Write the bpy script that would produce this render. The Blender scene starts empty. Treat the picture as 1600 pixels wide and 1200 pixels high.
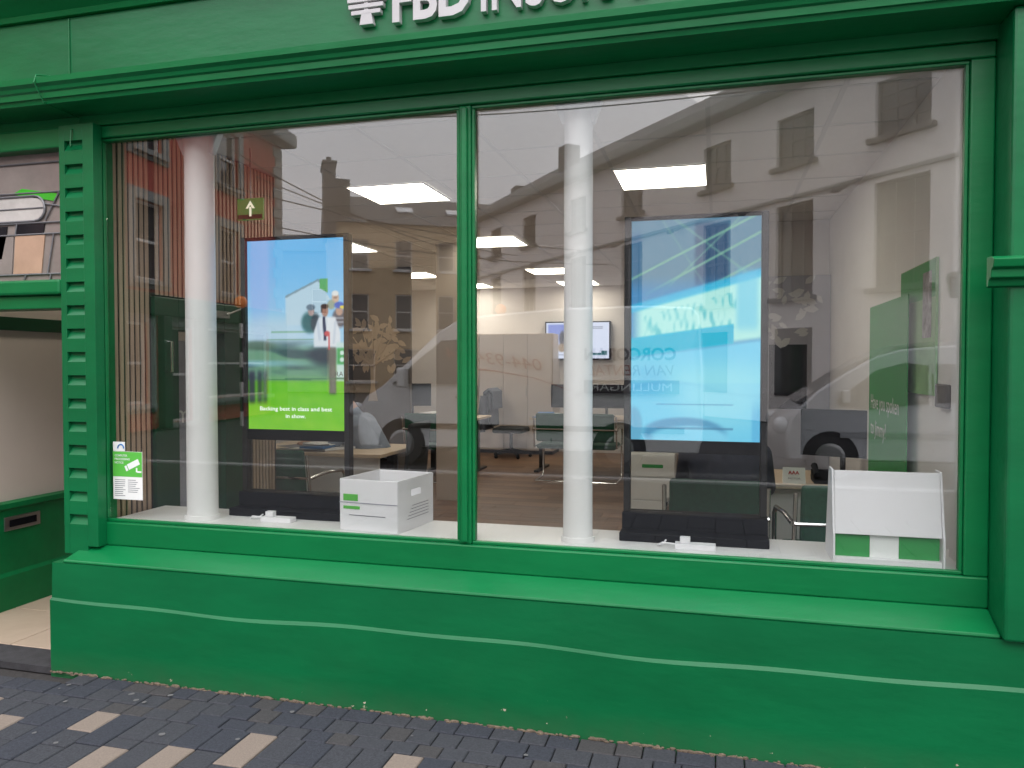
import bpy, math, random
import numpy as np
from mathutils import Vector, Matrix
random.seed(7)
R = math.radians
S = bpy.context.scene
COL = S.collection

# ------------------------------------------------------------------ camera
cam = bpy.data.cameras.new('camera'); camo = bpy.data.objects.new('camera', cam); COL.objects.link(camo)
camo.location = (0, 0, 1.5)
camo.rotation_euler = (R(90 - 1.48), 0, R(14.9))
cam.sensor_width = 36; cam.lens = 27.0; cam.clip_start = .05; cam.clip_end = 500
S.camera = camo
# ------------------------------------------------------------------ sky, sun, exposure
W = bpy.data.worlds.new('World'); S.world = W; W.use_nodes = True
nt = W.node_tree; nt.nodes.clear()
wo = nt.nodes.new('ShaderNodeOutputWorld'); bg = nt.nodes.new('ShaderNodeBackground')
sky = nt.nodes.new('ShaderNodeTexSky'); sky.sky_type = 'NISHITA'; sky.sun_disc = False
sky.sun_elevation = R(42); sky.sun_rotation = R(160); sky.dust_density = 6; sky.air_density = 1.0
hsv = nt.nodes.new('ShaderNodeHueSaturation'); hsv.inputs['Saturation'].default_value = .10
nt.links.new(sky.outputs[0], hsv.inputs['Color'])
# overcast cloud layer: brighter towards the zenith all round, with soft cloud mottling
tc = nt.nodes.new('ShaderNodeTexCoord'); sx = nt.nodes.new('ShaderNodeSeparateXYZ')
nt.links.new(tc.outputs['Generated'], sx.inputs[0])
mr = nt.nodes.new('ShaderNodeMapRange'); mr.inputs[1].default_value = 0; mr.inputs[2].default_value = 1
mr.inputs[3].default_value = 17; mr.inputs[4].default_value = 23
nt.links.new(sx.outputs[2], mr.inputs[0])
nz = nt.nodes.new('ShaderNodeTexNoise'); nz.inputs['Scale'].default_value = 2.2; nz.inputs['Detail'].default_value = 4
nt.links.new(tc.outputs['Generated'], nz.inputs['Vector'])
mr2 = nt.nodes.new('ShaderNodeMapRange'); mr2.inputs[1].default_value = .3; mr2.inputs[2].default_value = .7
mr2.inputs[3].default_value = .9; mr2.inputs[4].default_value = 1.1
nt.links.new(nz.outputs[0], mr2.inputs[0])
mul = nt.nodes.new('ShaderNodeMath'); mul.operation = 'MULTIPLY'
nt.links.new(mr.outputs[0], mul.inputs[0]); nt.links.new(mr2.outputs[0], mul.inputs[1])
cl = nt.nodes.new('ShaderNodeMix'); cl.data_type = 'RGBA'; cl.blend_type = 'MULTIPLY'; cl.inputs[0].default_value = 1
cl.inputs[6].default_value = (1.0, .985, 1.05, 1); nt.links.new(mul.outputs[0], cl.inputs[7])
mx = nt.nodes.new('ShaderNodeMix'); mx.data_type = 'RGBA'; mx.inputs[0].default_value = .8
nt.links.new(hsv.outputs[0], mx.inputs[6]); nt.links.new(cl.outputs[2], mx.inputs[7])
nt.links.new(mx.outputs[2], bg.inputs[0]); bg.inputs[1].default_value = .1
nt.links.new(bg.outputs[0], wo.inputs[0])
sun = bpy.data.lights.new('sun', 'SUN'); suno = bpy.data.objects.new('sun', sun); COL.objects.link(suno)
sun.energy = .8; sun.angle = R(60); sun.color = (1, .97, .93)
suno.rotation_euler = (R(48), 0, R(20))
V = S.view_settings; V.view_transform = 'Standard'; V.look = 'None'; V.exposure = .7; V.gamma = 1
S.cycles.max_bounces = 8; S.cycles.transparent_max_bounces = 12; S.cycles.use_denoising = True
S.cycles.sample_clamp_indirect = 6

# ------------------------------------------------------------------ materials
def mat(name, col, rough=.5, metal=0, var=0, vscale=4, bump=0, bscale=60, col2=None, stretch=(1, 1, 1), spec=.5, emit=None, estr=0, coat=0):
    m = bpy.data.materials.new(name); m.use_nodes = True
    n = m.node_tree; b = n.nodes['Principled BSDF']
    b.inputs['Base Color'].default_value = (*col, 1); b.inputs['Roughness'].default_value = rough
    b.inputs['Metallic'].default_value = metal; b.inputs['Specular IOR Level'].default_value = spec
    b.inputs['Coat Weight'].default_value = coat
    if emit: b.inputs['Emission Color'].default_value = (*emit, 1); b.inputs['Emission Strength'].default_value = estr
    if var or bump or col2:
        t = n.nodes.new('ShaderNodeTexCoord'); mp = n.nodes.new('ShaderNodeMapping'); mp.inputs['Scale'].default_value = stretch
        n.links.new(t.outputs['Object'], mp.inputs[0])
        if var or col2:
            z = n.nodes.new('ShaderNodeTexNoise'); z.inputs['Scale'].default_value = vscale; z.inputs['Detail'].default_value = 6
            z.inputs['Roughness'].default_value = .65
            n.links.new(mp.outputs[0], z.inputs['Vector'])
            r = n.nodes.new('ShaderNodeValToRGB'); n.links.new(z.outputs[0], r.inputs[0])
            c2 = col2 or tuple(min(1, c * (1 + var)) for c in col)
            c1 = col if col2 else tuple(c * (1 - var) for c in col)
            r.color_ramp.elements[0].color = (*c1, 1); r.color_ramp.elements[0].position = .3
            r.color_ramp.elements[1].color = (*c2, 1); r.color_ramp.elements[1].position = .7
            n.links.new(r.outputs[0], b.inputs['Base Color'])
        if bump:
            z2 = n.nodes.new('ShaderNodeTexNoise'); z2.inputs['Scale'].default_value = bscale; z2.inputs['Detail'].default_value = 5
            n.links.new(mp.outputs[0], z2.inputs['Vector'])
            bp = n.nodes.new('ShaderNodeBump'); bp.inputs['Strength'].default_value = bump; bp.inputs['Distance'].default_value = .004
            n.links.new(z2.outputs[0], bp.inputs['Height']); n.links.new(bp.outputs[0], b.inputs['Normal'])
    return m

def paint_mat(name, col, chips=True):
    """gloss masonry paint: brush relief, faint patchiness, scuffed chips and splash dirt low down"""
    m = mat(name, col, rough=.34, spec=.33, var=.17, vscale=3.2, bump=.4, bscale=22, stretch=(.35, 1, 1))
    if not chips: return m
    n = m.node_tree; b = n.nodes['Principled BSDF']
    src = b.inputs['Base Color'].links[0].from_socket
    g = n.nodes.new('ShaderNodeNewGeometry'); s = n.nodes.new('ShaderNodeSeparateXYZ'); n.links.new(g.outputs['Position'], s.inputs[0])
    low = n.nodes.new('ShaderNodeMapRange'); low.inputs[1].default_value = .07; low.inputs[2].default_value = .19; low.inputs[3].default_value = 1; low.inputs[4].default_value = 0
    n.links.new(s.outputs[2], low.inputs[0])
    z = n.nodes.new('ShaderNodeTexNoise'); z.inputs['Scale'].default_value = 9; z.inputs['Detail'].default_value = 8
    n.links.new(g.outputs['Position'], z.inputs['Vector'])
    d = n.nodes.new('ShaderNodeMath'); d.operation = 'MULTIPLY'; n.links.new(low.outputs[0], d.inputs[0]); n.links.new(z.outputs[0], d.inputs[1])
    mixd = n.nodes.new('ShaderNodeMix'); mixd.data_type = 'RGBA'; n.links.new(d.outputs[0], mixd.inputs[0])
    n.links.new(src, mixd.inputs[6]); mixd.inputs[7].default_value = (.03, .11, .045, 1)
    v = n.nodes.new('ShaderNodeTexNoise'); v.inputs['Scale'].default_value = 17; v.inputs['Detail'].default_value = 7; v.inputs['Roughness'].default_value = .7
    n.links.new(g.outputs['Position'], v.inputs['Vector'])
    low2 = n.nodes.new('ShaderNodeMapRange'); low2.inputs[1].default_value = .07; low2.inputs[2].default_value = .30; low2.inputs[3].default_value = .635; low2.inputs[4].default_value = .77
    n.links.new(s.outputs[2], low2.inputs[0])
    gt = n.nodes.new('ShaderNodeMath'); gt.operation = 'GREATER_THAN'; n.links.new(v.outputs[0], gt.inputs[0]); n.links.new(low2.outputs[0], gt.inputs[1])
    mixc = n.nodes.new('ShaderNodeMix'); mixc.data_type = 'RGBA'; n.links.new(gt.outputs[0], mixc.inputs[0])
    n.links.new(mixd.outputs[2], mixc.inputs[6]); mixc.inputs[7].default_value = (.42, .38, .28, 1)
    n.links.new(mixc.outputs[2], b.inputs['Base Color'])
    return m

def glass_mat(name, gain, tint=(.94, .95, .94)):
    m = bpy.data.materials.new(name); m.use_nodes = True; n = m.node_tree; n.nodes.clear()
    o = n.nodes.new('ShaderNodeOutputMaterial'); t = n.nodes.new('ShaderNodeBsdfTransparent'); t.inputs[0].default_value = (*tint, 1)
    g = n.nodes.new('ShaderNodeBsdfGlossy'); g.inputs['Roughness'].default_value = 0
    # Schlick reflectance of thin parallel glass (same from both faces)
    lw = n.nodes.new('ShaderNodeLayerWeight'); lw.inputs[0].default_value = .5
    pw = n.nodes.new('ShaderNodeMath'); pw.operation = 'POWER'; pw.inputs[1].default_value = 5; n.links.new(lw.outputs['Facing'], pw.inputs[0])
    f = n.nodes.new('ShaderNodeMath'); f.operation = 'MULTIPLY_ADD'; f.inputs[1].default_value = .957; f.inputs[2].default_value = .043; n.links.new(pw.outputs[0], f.inputs[0])
    k = n.nodes.new('ShaderNodeMath'); k.operation = 'MULTIPLY'; k.inputs[1].default_value = gain; k.use_clamp = True
    mxs = n.nodes.new('ShaderNodeMixShader'); n.links.new(f.outputs[0], k.inputs[0]); n.links.new(k.outputs[0], mxs.inputs[0])
    n.links.new(t.outputs[0], mxs.inputs[1]); n.links.new(g.outputs[0], mxs.inputs[2]); n.links.new(mxs.outputs[0], o.inputs[0])
    return m

def emit_mat(name, col, strength):
    m = bpy.data.materials.new(name); m.use_nodes = True; n = m.node_tree; n.nodes.clear()
    o = n.nodes.new('ShaderNodeOutputMaterial'); e = n.nodes.new('ShaderNodeEmission'); e.inputs[0].default_value = (*col, 1); e.inputs[1].default_value = strength
    n.links.new(e.outputs[0], o.inputs[0]); return m

def screen_mat(name, strength):
    m = bpy.data.materials.new(name); m.use_nodes = True; n = m.node_tree; b = n.nodes['Principled BSDF']
    b.inputs['Base Color'].default_value = (.01, .01, .01, 1); b.inputs['Roughness'].default_value = .25
    a = n.nodes.new('ShaderNodeAttribute'); a.attribute_name = 'Col'
    n.links.new(a.outputs['Color'], b.inputs['Emission Color']); b.inputs['Emission Strength'].default_value = strength
    return m

def srgb(r, g, b):
    f = lambda c: ((c / 255 + .055) / 1.055) ** 2.4 if c > 10 else c / 255 / 12.92
    return (f(r), f(g), f(b))

GREEN = (.0015, .118, .037)
M = dict(
    green=paint_mat('green_gloss_paint', GREEN),
    green2=paint_mat('green_joinery_paint', (.0015, .140, .040), chips=False),
    dgreen=mat('dark_green_paint', (.006, .05, .022), .4, var=.12),
    white=mat('white_paint', (.80, .79, .78), .45, var=.03, vscale=3, bump=.1, bscale=20),
    board=mat('white_laminate', (.82, .81, .80), .35, var=.02),
    ceil=mat('ceiling_tile', (.74, .73, .72), .9, var=.03, vscale=30, bump=.1, bscale=200),
    tbar=mat('ceiling_grid', (.62, .62, .62), .6),
    wall=mat('interior_wall_paint', (.66, .62, .60), .8, var=.03, vscale=2, bump=.05, bscale=120),
    beige=mat('beige_panel', (.60, .52, .46), .5, var=.04, vscale=2),
    cupb=mat('cupboard_laminate', (.60, .52, .47), .45, var=.03, vscale=2),
    slat=mat('oak_slat', (.36, .25, .17), .6, col2=(.50, .37, .27), vscale=5, stretch=(6, 6, .5), bump=.1),
    felt=mat('black_felt', (.015, .014, .013), .95, bump=.2, bscale=200),
    wood=mat('desk_wood', (.55, .42, .30), .45, col2=(.63, .50, .37), vscale=6, stretch=(.5, 8, 8)),
    floor=None,
    black=mat('black_plastic', (.0045, .005, .007), .6, spec=.08, bump=.05, bscale=300),
    blackm=mat('black_metal', (.02, .02, .022), .4, metal=.4),
    chrome=mat('chrome', (.75, .75, .76), .15, metal=1),
    steel=mat('brushed_steel', (.42, .42, .42), .35, metal=1, var=.1),
    gfab=mat('green_fabric', (.012, .075, .042), .9, var=.2, vscale=40, bump=.2, bscale=400),
    gfab2=mat('charcoal_fabric', (.03, .034, .038), .9, var=.2, vscale=40, bump=.2, bscale=400),
    navy=mat('navy_cloth', (.015, .02, .045), .9, var=.2, vscale=12, bump=.3, bscale=60),
    shirt=mat('blue_grey_cloth', (.22, .26, .33), .9, var=.12, vscale=12, bump=.3, bscale=50),
    trous=mat('dark_trousers', (.02, .021, .026), .9, var=.2, vscale=20),
    skin=mat('skin', (.50, .29, .21), .5, var=.06, vscale=14),
    hair=mat('dark_hair', (.018, .012, .009), .6, var=.4, vscale=60, bump=.5, bscale=150),
    card=mat('white_card', (.78, .77, .79), .6, var=.02, bump=.05),
    paper=mat('paper', (.8, .8, .78), .7, var=.04, vscale=10),
    lgreen=mat('bright_green_print', (.10, .47, .06), .5, var=.04),
    mgreen=mat('mid_green_print', (.03, .30, .07), .5, var=.04),
    ink=mat('grey_ink', (.12, .12, .14), .6),
    red=mat('red_print', (.45, .03, .03), .5),
    blue=mat('blue_print', (.03, .16, .42), .5),
    whitep=mat('white_print', (.8, .82, .8), .5),
    letter=mat('brushed_sign_letter', (.46, .445, .455), .4, var=.05, vscale=8),
    tile=mat('entrance_tile', (.40, .31, .23), .4, col2=(.50, .40, .31), vscale=3, bump=.08),
    asphalt=mat('asphalt', (.034, .034, .037), .85, var=.35, vscale=14, bump=.6, bscale=160),
    paver=mat('charcoal_paver', (.046, .049, .056), .9, spec=.2, var=.28, vscale=120, bump=.5, bscale=220),
    paver2=mat('slate_blue_paver', (.039, .043, .053), .9, spec=.2, var=.28, vscale=120, bump=.5, bscale=220),
    paver3=mat('brown_grey_paver', (.053, .052, .053), .9, spec=.2, var=.28, vscale=120, bump=.5, bscale=220),
    tan=mat('tan_paver', (.195, .158, .128), .85, var=.16, vscale=140, bump=.5, bscale=220),
    sand=mat('joint_sand', (.03, .028, .026), .95, var=.3, vscale=60, bump=.5, bscale=200),
    road=mat('road_asphalt', (.036, .036, .038), .85, var=.25, vscale=20, bump=.5, bscale=150),
    kerb=mat('granite_kerb', (.3, .3, .3), .8, var=.15, vscale=50),
    panel=mat('grey_brown_mural_panel', (.115, .10, .092), .7, var=.06, vscale=3),
    lilac=mat('lilac_grey_panel', (.33, .33, .38), .7, var=.05, vscale=3),
    gold=mat('gold_leaf_decal', (.44, .34, .25), .6, var=.1, vscale=8),
    pleaf=mat('pale_leaf_decal', (.55, .55, .57), .6),
    redw=mat('red_render', (.42, .075, .05), .8, var=.10, vscale=1.5, bump=.3, bscale=20),
    greyt=mat('grey_stucco_trim', (.27, .28, .27), .8, var=.1, vscale=3),
    yellow=mat('cream_yellow_render', (.60, .46, .29), .85, var=.06, vscale=1, bump=.3, bscale=15),
    whiter=mat('white_render', (.78, .75, .73), .85, var=.06, vscale=.8, bump=.3, bscale=15),
    slate=mat('roof_slate', (.10, .095, .095), .7, var=.2, vscale=6, stretch=(1, 1, 4)),
    stone=mat('dark_stone', (.15, .14, .135), .8, var=.2, vscale=5),
    pane=mat('window_pane_dark', (.05, .05, .055), .06, spec=.6),
    sash=mat('sash_paint', (.70, .70, .68), .5),
    dsash=mat('dark_sash_paint', (.10, .10, .10), .5),
    vanw=mat('white_vehicle_paint', (.78, .78, .78), .25, coat=.5),
    vang=mat('silver_vehicle_paint', (.42, .43, .45), .28, metal=.5, coat=.5),
    tyre=mat('tyre_rubber', (.04, .04, .042), .85),
    lampg=mat('headlight_glass', (.6, .62, .65), .08),
    amber=mat('amber_globe', (.85, .24, .03), .35, emit=(1, .25, .03), estr=.35),
    vtext=mat('rust_vinyl', (.34, .07, .04), .5),
    vtext2=mat('charcoal_vinyl', (.07, .06, .07), .5),
    cable=mat('black_cable', (.01, .01, .01), .6),
    lead=mat('lead_came', (.20, .20, .21), .5, metal=.5),
    sg1=mat('leaded_glass_taupe', (.24, .21, .19), .12, var=.15, vscale=5),
    sg2=mat('leaded_glass_pale', (.50, .48, .45), .12, var=.2, vscale=5),
    sg3=mat('leaded_glass_green', (.05, .42, .03), .12),
    sg4=mat('leaded_glass_amber', (.45, .30, .21), .12, var=.12, vscale=6),
    sg5=mat('leaded_glass_black', (.012, .012, .015), .08),
    glass=glass_mat('shop_window_glass', 2.0),
    cglass=glass_mat('clear_glass', 1.0),
    lamp=emit_mat('lit_diffuser', (1, .92, .78), 9.0),
)

def wood_floor():
    m = mat('oak_plank_floor', (.15, .085, .05), .42)
    n = m.node_tree; b = n.nodes['Principled BSDF']
    t = n.nodes.new('ShaderNodeTexCoord'); br = n.nodes.new('ShaderNodeTexBrick')
    br.inputs['Scale'].default_value = 1; br.inputs['Brick Width'].default_value = 1.2; br.inputs['Row Height'].default_value = .15
    br.inputs['Mortar Size'].default_value = .003; br.inputs['Color1'].default_value = (.15, .082, .047, 1); br.inputs['Color2'].default_value = (.24, .14, .085, 1)
    br.inputs['Mortar'].default_value = (.05, .03, .02, 1)
    n.links.new(t.outputs['Object'], br.inputs['Vector'])
    mp = n.nodes.new('ShaderNodeMapping'); mp.inputs['Scale'].default_value = (2, 30, 1); n.links.new(t.outputs['Object'], mp.inputs[0])
    z = n.nodes.new('ShaderNodeTexNoise'); z.inputs['Scale'].default_value = 1.5; z.inputs['Detail'].default_value = 6; n.links.new(mp.outputs[0], z.inputs['Vector'])
    mm = n.nodes.new('ShaderNodeMix'); mm.data_type = 'RGBA'; mm.blend_type = 'OVERLAY'; mm.inputs[0].default_value = .6
    n.links.new(br.outputs[0], mm.inputs[6]); n.links.new(z.outputs[0], mm.inputs[7]); n.links.new(mm.outputs[2], b.inputs['Base Color'])
    return m
M['floor'] = wood_floor()

# ------------------------------------------------------------------ mesh helpers
class MB:
    def __init__(s): s.v = []; s.f = []
    def add(s, vs, fs):
        k = len(s.v); s.v += [tuple(map(float, p)) for p in vs]; s.f += [tuple(i + k for i in f) for f in fs]; return s
    def box(s, x0, x1, y0, y1, z0, z1):
        x0, x1 = sorted((x0, x1)); y0, y1 = sorted((y0, y1)); z0, z1 = sorted((z0, z1))
        return s.add([(x0,y0,z0),(x1,y0,z0),(x1,y1,z0),(x0,y1,z0),(x0,y0,z1),(x1,y0,z1),(x1,y1,z1),(x0,y1,z1)],
                     [(0,3,2,1),(4,5,6,7),(0,1,5,4),(1,2,6,5),(2,3,7,6),(3,0,4,7)])
    def obox(s, c, u, w, n, hu, hw, hn):
        """box about c with half sizes along the axes u, w, n"""
        c = Vector(c); u = Vector(u) * hu; w = Vector(w) * hw; n = Vector(n) * hn
        P = [c + a*u + b*w + d*n for d in (-1, 1) for b in (-1, 1) for a in (-1, 1)]
        return s.add(P, [(0,2,3,1),(4,5,7,6),(0,1,5,4),(1,3,7,5),(3,2,6,7),(2,0,4,6)])
    def prism(s, poly, axis, a0, a1):
        """polygon in the two other axes (in x,y,z order) swept along axis"""
        def P(p, a): return {'x': (a, p[0], p[1]), 'y': (p[0], a, p[1]), 'z': (p[0], p[1], a)}[axis]
        n = len(poly)
        vs = [P(p, a0) for p in poly] + [P(p, a1) for p in poly]
        fs = [tuple(range(n)), tuple(range(2*n-1, n-1, -1))] + [(i, n+i, n+(i+1) % n, (i+1) % n) for i in range(n)]
        return s.add(vs, fs)
    def tube(s, pts, r, seg=8, cap=True):
        pts = [Vector(p) for p in pts]; rs = r if isinstance(r, (list, tuple)) else [r] * len(pts)
        k = len(s.v); up = None
        for i, p in enumerate(pts):
            d = (pts[min(i+1, len(pts)-1)] - pts[max(i-1, 0)]).normalized()
            if up is None: up = Vector((0, 0, 1)) if abs(d.z) < .9 else Vector((1, 0, 0))
            a = d.cross(up).normalized(); b = a.cross(d).normalized(); up = b
            for j in range(seg):
                t = 2*math.pi*j/seg; s.v.append(tuple(p + (a*math.cos(t) + b*math.sin(t)) * rs[i]))
        for i in range(len(pts)-1):
            for j in range(seg):
                s.f.append((k+i*seg+j, k+i*seg+(j+1) % seg, k+(i+1)*seg+(j+1) % seg, k+(i+1)*seg+j))
        if cap:
            s.f.append(tuple(k+j for j in reversed(range(seg)))); e = k+(len(pts)-1)*seg; s.f.append(tuple(e+j for j in range(seg)))
        return s
    def ball(s, c, r, sc=(1, 1, 1), seg=16, rings=10):
        k = len(s.v); c = Vector(c)
        for i in range(rings+1):
            a = math.pi*i/rings
            for j in range(seg):
                b = 2*math.pi*j/seg
                s.v.append((c.x+r*sc[0]*math.sin(a)*math.cos(b), c.y+r*sc[1]*math.sin(a)*math.sin(b), c.z+r*sc[2]*math.cos(a)))
        for i in range(rings):
            for j in range(seg):
                s.f.append((k+i*seg+j, k+(i+1)*seg+j, k+(i+1)*seg+(j+1) % seg, k+i*seg+(j+1) % seg))
        return s
    def poly(s, pts): return s.add(pts, [tuple(range(len(pts)))])

def rootloc(o):
    l = Vector((0, 0, 0))
    while o: l = l + o.location; o = o.parent
    return l
def link(name, me, parent=None, m=None):
    o = bpy.data.objects.new(name, me); COL.objects.link(o)
    if m: me.materials.append(m)
    if parent: o.parent = parent
    return o
def obj(name, mb, m, parent=None, bev=0, smooth=None, world=True):
    off = rootloc(parent) if (parent and world) else Vector((0, 0, 0))
    me = bpy.data.meshes.new(name); me.from_pydata([tuple(Vector(v) - off) for v in mb.v], [], mb.f); me.update()
    import bmesh
    bm = bmesh.new(); bm.from_mesh(me); bmesh.ops.recalc_face_normals(bm, faces=bm.faces); bm.to_mesh(me); bm.free()
    if smooth is not None:
        me.shade_smooth(); me.set_sharp_from_angle(angle=R(smooth))
    o = link(name, me, parent, M[m] if isinstance(m, str) else m)
    if bev:
        b = o.modifiers.new('bevel', 'BEVEL'); b.width = bev; b.segments = 2; b.limit_method = 'ANGLE'; b.angle_limit = R(40)
    return o
def tag(o, label, cat, group=None):
    o['label'] = label; o['category'] = cat
    if group: o['group'] = group
    return o
def thing(name, label, cat, loc=(0, 0, 0), group=None):
    o = bpy.data.objects.new(name, None); COL.objects.link(o); o.location = loc; o.empty_display_size = .1
    return tag(o, label, cat, group)
def struct(name, mb, m, **k):
    o = obj(name, mb, m, **k); o['kind'] = 'structure'; return o
def copy_tree(o, parent=None):
    c = o.copy(); COL.objects.link(c); c.parent = parent
    for ch in list(o.children): copy_tree(ch, c)
    return c
def text(name, body, m, parent, loc, u=(1, 0, 0), w=(0, 0, 1), width=None, height=None, depth=.001, bold=0, shear=0, align='LEFT'):
    """flat lettering: u runs along the line, w up the letters; scaled to a width or to a cap height"""
    cu = bpy.data.curves.new('t', 'FONT'); cu.body = body; cu.extrude = 0; cu.offset = bold; cu.shear = shear; cu.resolution_u = 3
    t = bpy.data.objects.new('t', cu); COL.objects.link(t)
    dg = bpy.context.evaluated_depsgraph_get(); me = bpy.data.meshes.new_from_object(t.evaluated_get(dg))
    bpy.data.objects.remove(t); bpy.data.curves.remove(cu)
    xs = [v.co.x for v in me.vertices]; ys = [v.co.y for v in me.vertices]
    x0, x1, y0 = min(xs), max(xs), 0
    sc = (width / (x1 - x0)) if width else height / .70
    sy = height / .70 if height else sc
    u = Vector(u).normalized(); w = Vector(w).normalized(); n = u.cross(w); off = rootloc(parent) if parent else Vector((0, 0, 0))
    sh = {'LEFT': x0, 'CENTER': (x0 + x1) / 2}[align]
    mb = MB(); N = len(me.vertices)
    base = [Vector(loc) + u * (v.co.x - sh) * sc + w * (v.co.y - y0) * sy for v in me.vertices]
    fs = [tuple(p.vertices) for p in me.polygons]
    if depth > .002:
        mb.v = [tuple(p) for p in base] + [tuple(p + n * depth) for p in base]
        mb.f = [tuple(i + N for i in f) for f in fs] + [tuple(reversed(f)) for f in fs]
        cnt = {}
        for f in fs:
            for a, b in zip(f, f[1:] + f[:1]): cnt[(a, b)] = 1
        for (a, b) in cnt:
            if (b, a) not in cnt: mb.f.append((a, b, b + N, a + N))
    else:
        mb.v = [tuple(p + n * depth) for p in base]; mb.f = fs
    bpy.data.meshes.remove(me)
    me2 = bpy.data.meshes.new(name); me2.from_pydata([tuple(Vector(v) - off) for v in mb.v], [], mb.f); me2.update()
    return link(name, me2, parent, M[m] if isinstance(m, str) else m)

def mv(x, yv, z): return (x, 6.14 - yv, z)          # a point seen in the glass -> the street side

# ================================================================== SETTING: pavement, road, room
G = .07
struct('road', MB().box(-70, 70, -80, -3.6, -.3, -.06), 'road')
pave = struct('pavement', MB().box(-70, 70, -3.45, 3.0, -.3, G - .028), 'sand')
for i in range(24):
    x = -14 + i * 1.0
    o = obj('kerb_stone', MB().box(x, x + .994, -3.6, -3.452, -.3, G), 'kerb', pave, bev=.012)
# setts in three rows along the wall, then columns of mixed-length pavers square to it
def paver(x0, x1, y0, y1, m):
    dz = random.uniform(-.002, .0025); g = .0022
    b = MB(); c = .004
    b.add([(x0+g,y0+g,G-.03),(x1-g,y0+g,G-.03),(x1-g,y1-g,G-.03),(x0+g,y1-g,G-.03),
           (x0+g,y0+g,G-c+dz),(x1-g,y0+g,G-c+dz),(x1-g,y1-g,G-c+dz),(x0+g,y1-g,G-c+dz),
           (x0+g+c,y0+g+c,G+dz),(x1-g-c,y0+g+c,G+dz),(x1-g-c,y1-g-c,G+dz),(x0+g+c,y1-g-c,G+dz)],
          [(0,1,5,4),(1,2,6,5),(2,3,7,6),(3,0,4,7),(4,5,9,8),(5,6,10,9),(6,7,11,10),(7,4,8,11),(8,9,10,11)])
    return b
y = 2.875
pm = ['paver'] * 6 + ['paver2'] * 3 + ['paver3'] * 2
for r, h in enumerate((.095, .105, .085)):
    x = -3.5 + random.uniform(0, .05)
    while x < .35 - r * .2:
        w = random.choice((.10, .105, .12, .14))
        if not (x < -2.9 and r == 0): obj('sett', paver(x, x + w, y - h, y, 0), random.choice(pm), pave)
        x += w
    y -= h
tans = [(-1.70, 2.575, 2.335), (-2.45, 2.56, 2.40), (-2.70, 2.47, 2.31), (-2.95, 2.59, 2.43), (-2.19, 2.36, 2.12), (-1.95, 2.42, 2.18), (-1.08, 2.59, 2.35), (-.80, 2.50, 2.26), (-2.82, 2.18, 2.0), (-1.45, 2.24, 2.0)]
x = -3.42
rest = MB()
while x < .2:
    yy = y; tl_ = sorted([t for t in tans if abs(t[0] - (x + .06)) <= .06], key=lambda t: -t[1])
    while yy > 1.98:
        m_ = random.choice(pm); h = random.choice((.12, .165, .165, .24))
        if tl_ and yy - tl_[0][1] < .06: h = tl_[0][1] - tl_[0][2]; m_ = 'tan'; tl_.pop(0)
        elif tl_ and yy - h < tl_[0][1] + .06: h = yy - tl_[0][1]
        if yy > 1.98 + max(0, (x + 2.4)) * .28: obj('paver', paver(x, x + .12, yy - h, yy, 0), m_, pave)
        yy -= h
    x += .12
# everything further out: same paving as joined relief
x = -6.0
while x < 6:
    yy = 1.9 if -3.42 <= x < .2 else 2.86
    if -3.42 <= x < .2: yy = 1.98 - .3
    while yy > -1.2:
        h = random.choice((.24, .32, .4)); b = paver(x, x + .24, yy - h, yy, 0); rest.add(b.v, b.f); yy -= h
    x += .24
o = obj('paving_beyond', rest, 'paver', pave); o['kind'] = 'stuff'
gr = MB()
for k in range(420):
    gx = random.uniform(-2.99, .6); r_ = random.uniform(.003, .011) * random.choice((.6, 1, 1)); gy_ = 2.876 - abs(random.gauss(0, .007)); gr.ball((gx, gy_, G + r_ * .3), r_, (random.uniform(.8, 2.4), .8, .6), 5, 3)
go = obj('grit', gr, mat('wall_base_grit', (.075, .055, .038), .95, col2=(.17, .13, .09), vscale=40)); go['kind'] = 'stuff'; tag(go, 'brown grit and moss gathered along the foot of the green wall', 'grit')
gm = MB()
for k in range(26):
    c_ = (random.uniform(-3.2, -.6), random.uniform(2.05, 2.8)); r_ = random.uniform(.006, .014); gm.poly([(c_[0] + r_ * random.uniform(.6, 1.1) * math.cos(a), c_[1] + r_ * random.uniform(.6, 1.1) * math.sin(a), G + .0045) for a in np.linspace(0, 5.6, 9)])
gmo = obj('gum_spots', gm, mat('old_gum', (.12, .12, .12), .8)); gmo['kind'] = 'stuff'; tag(gmo, 'flattened pale gum spots scattered over the paving', 'gum')
struct('threshold_strip', MB().box(-3.96, -3.0, 2.885, 3.07, G - .02, G + .012), 'asphalt')

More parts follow.
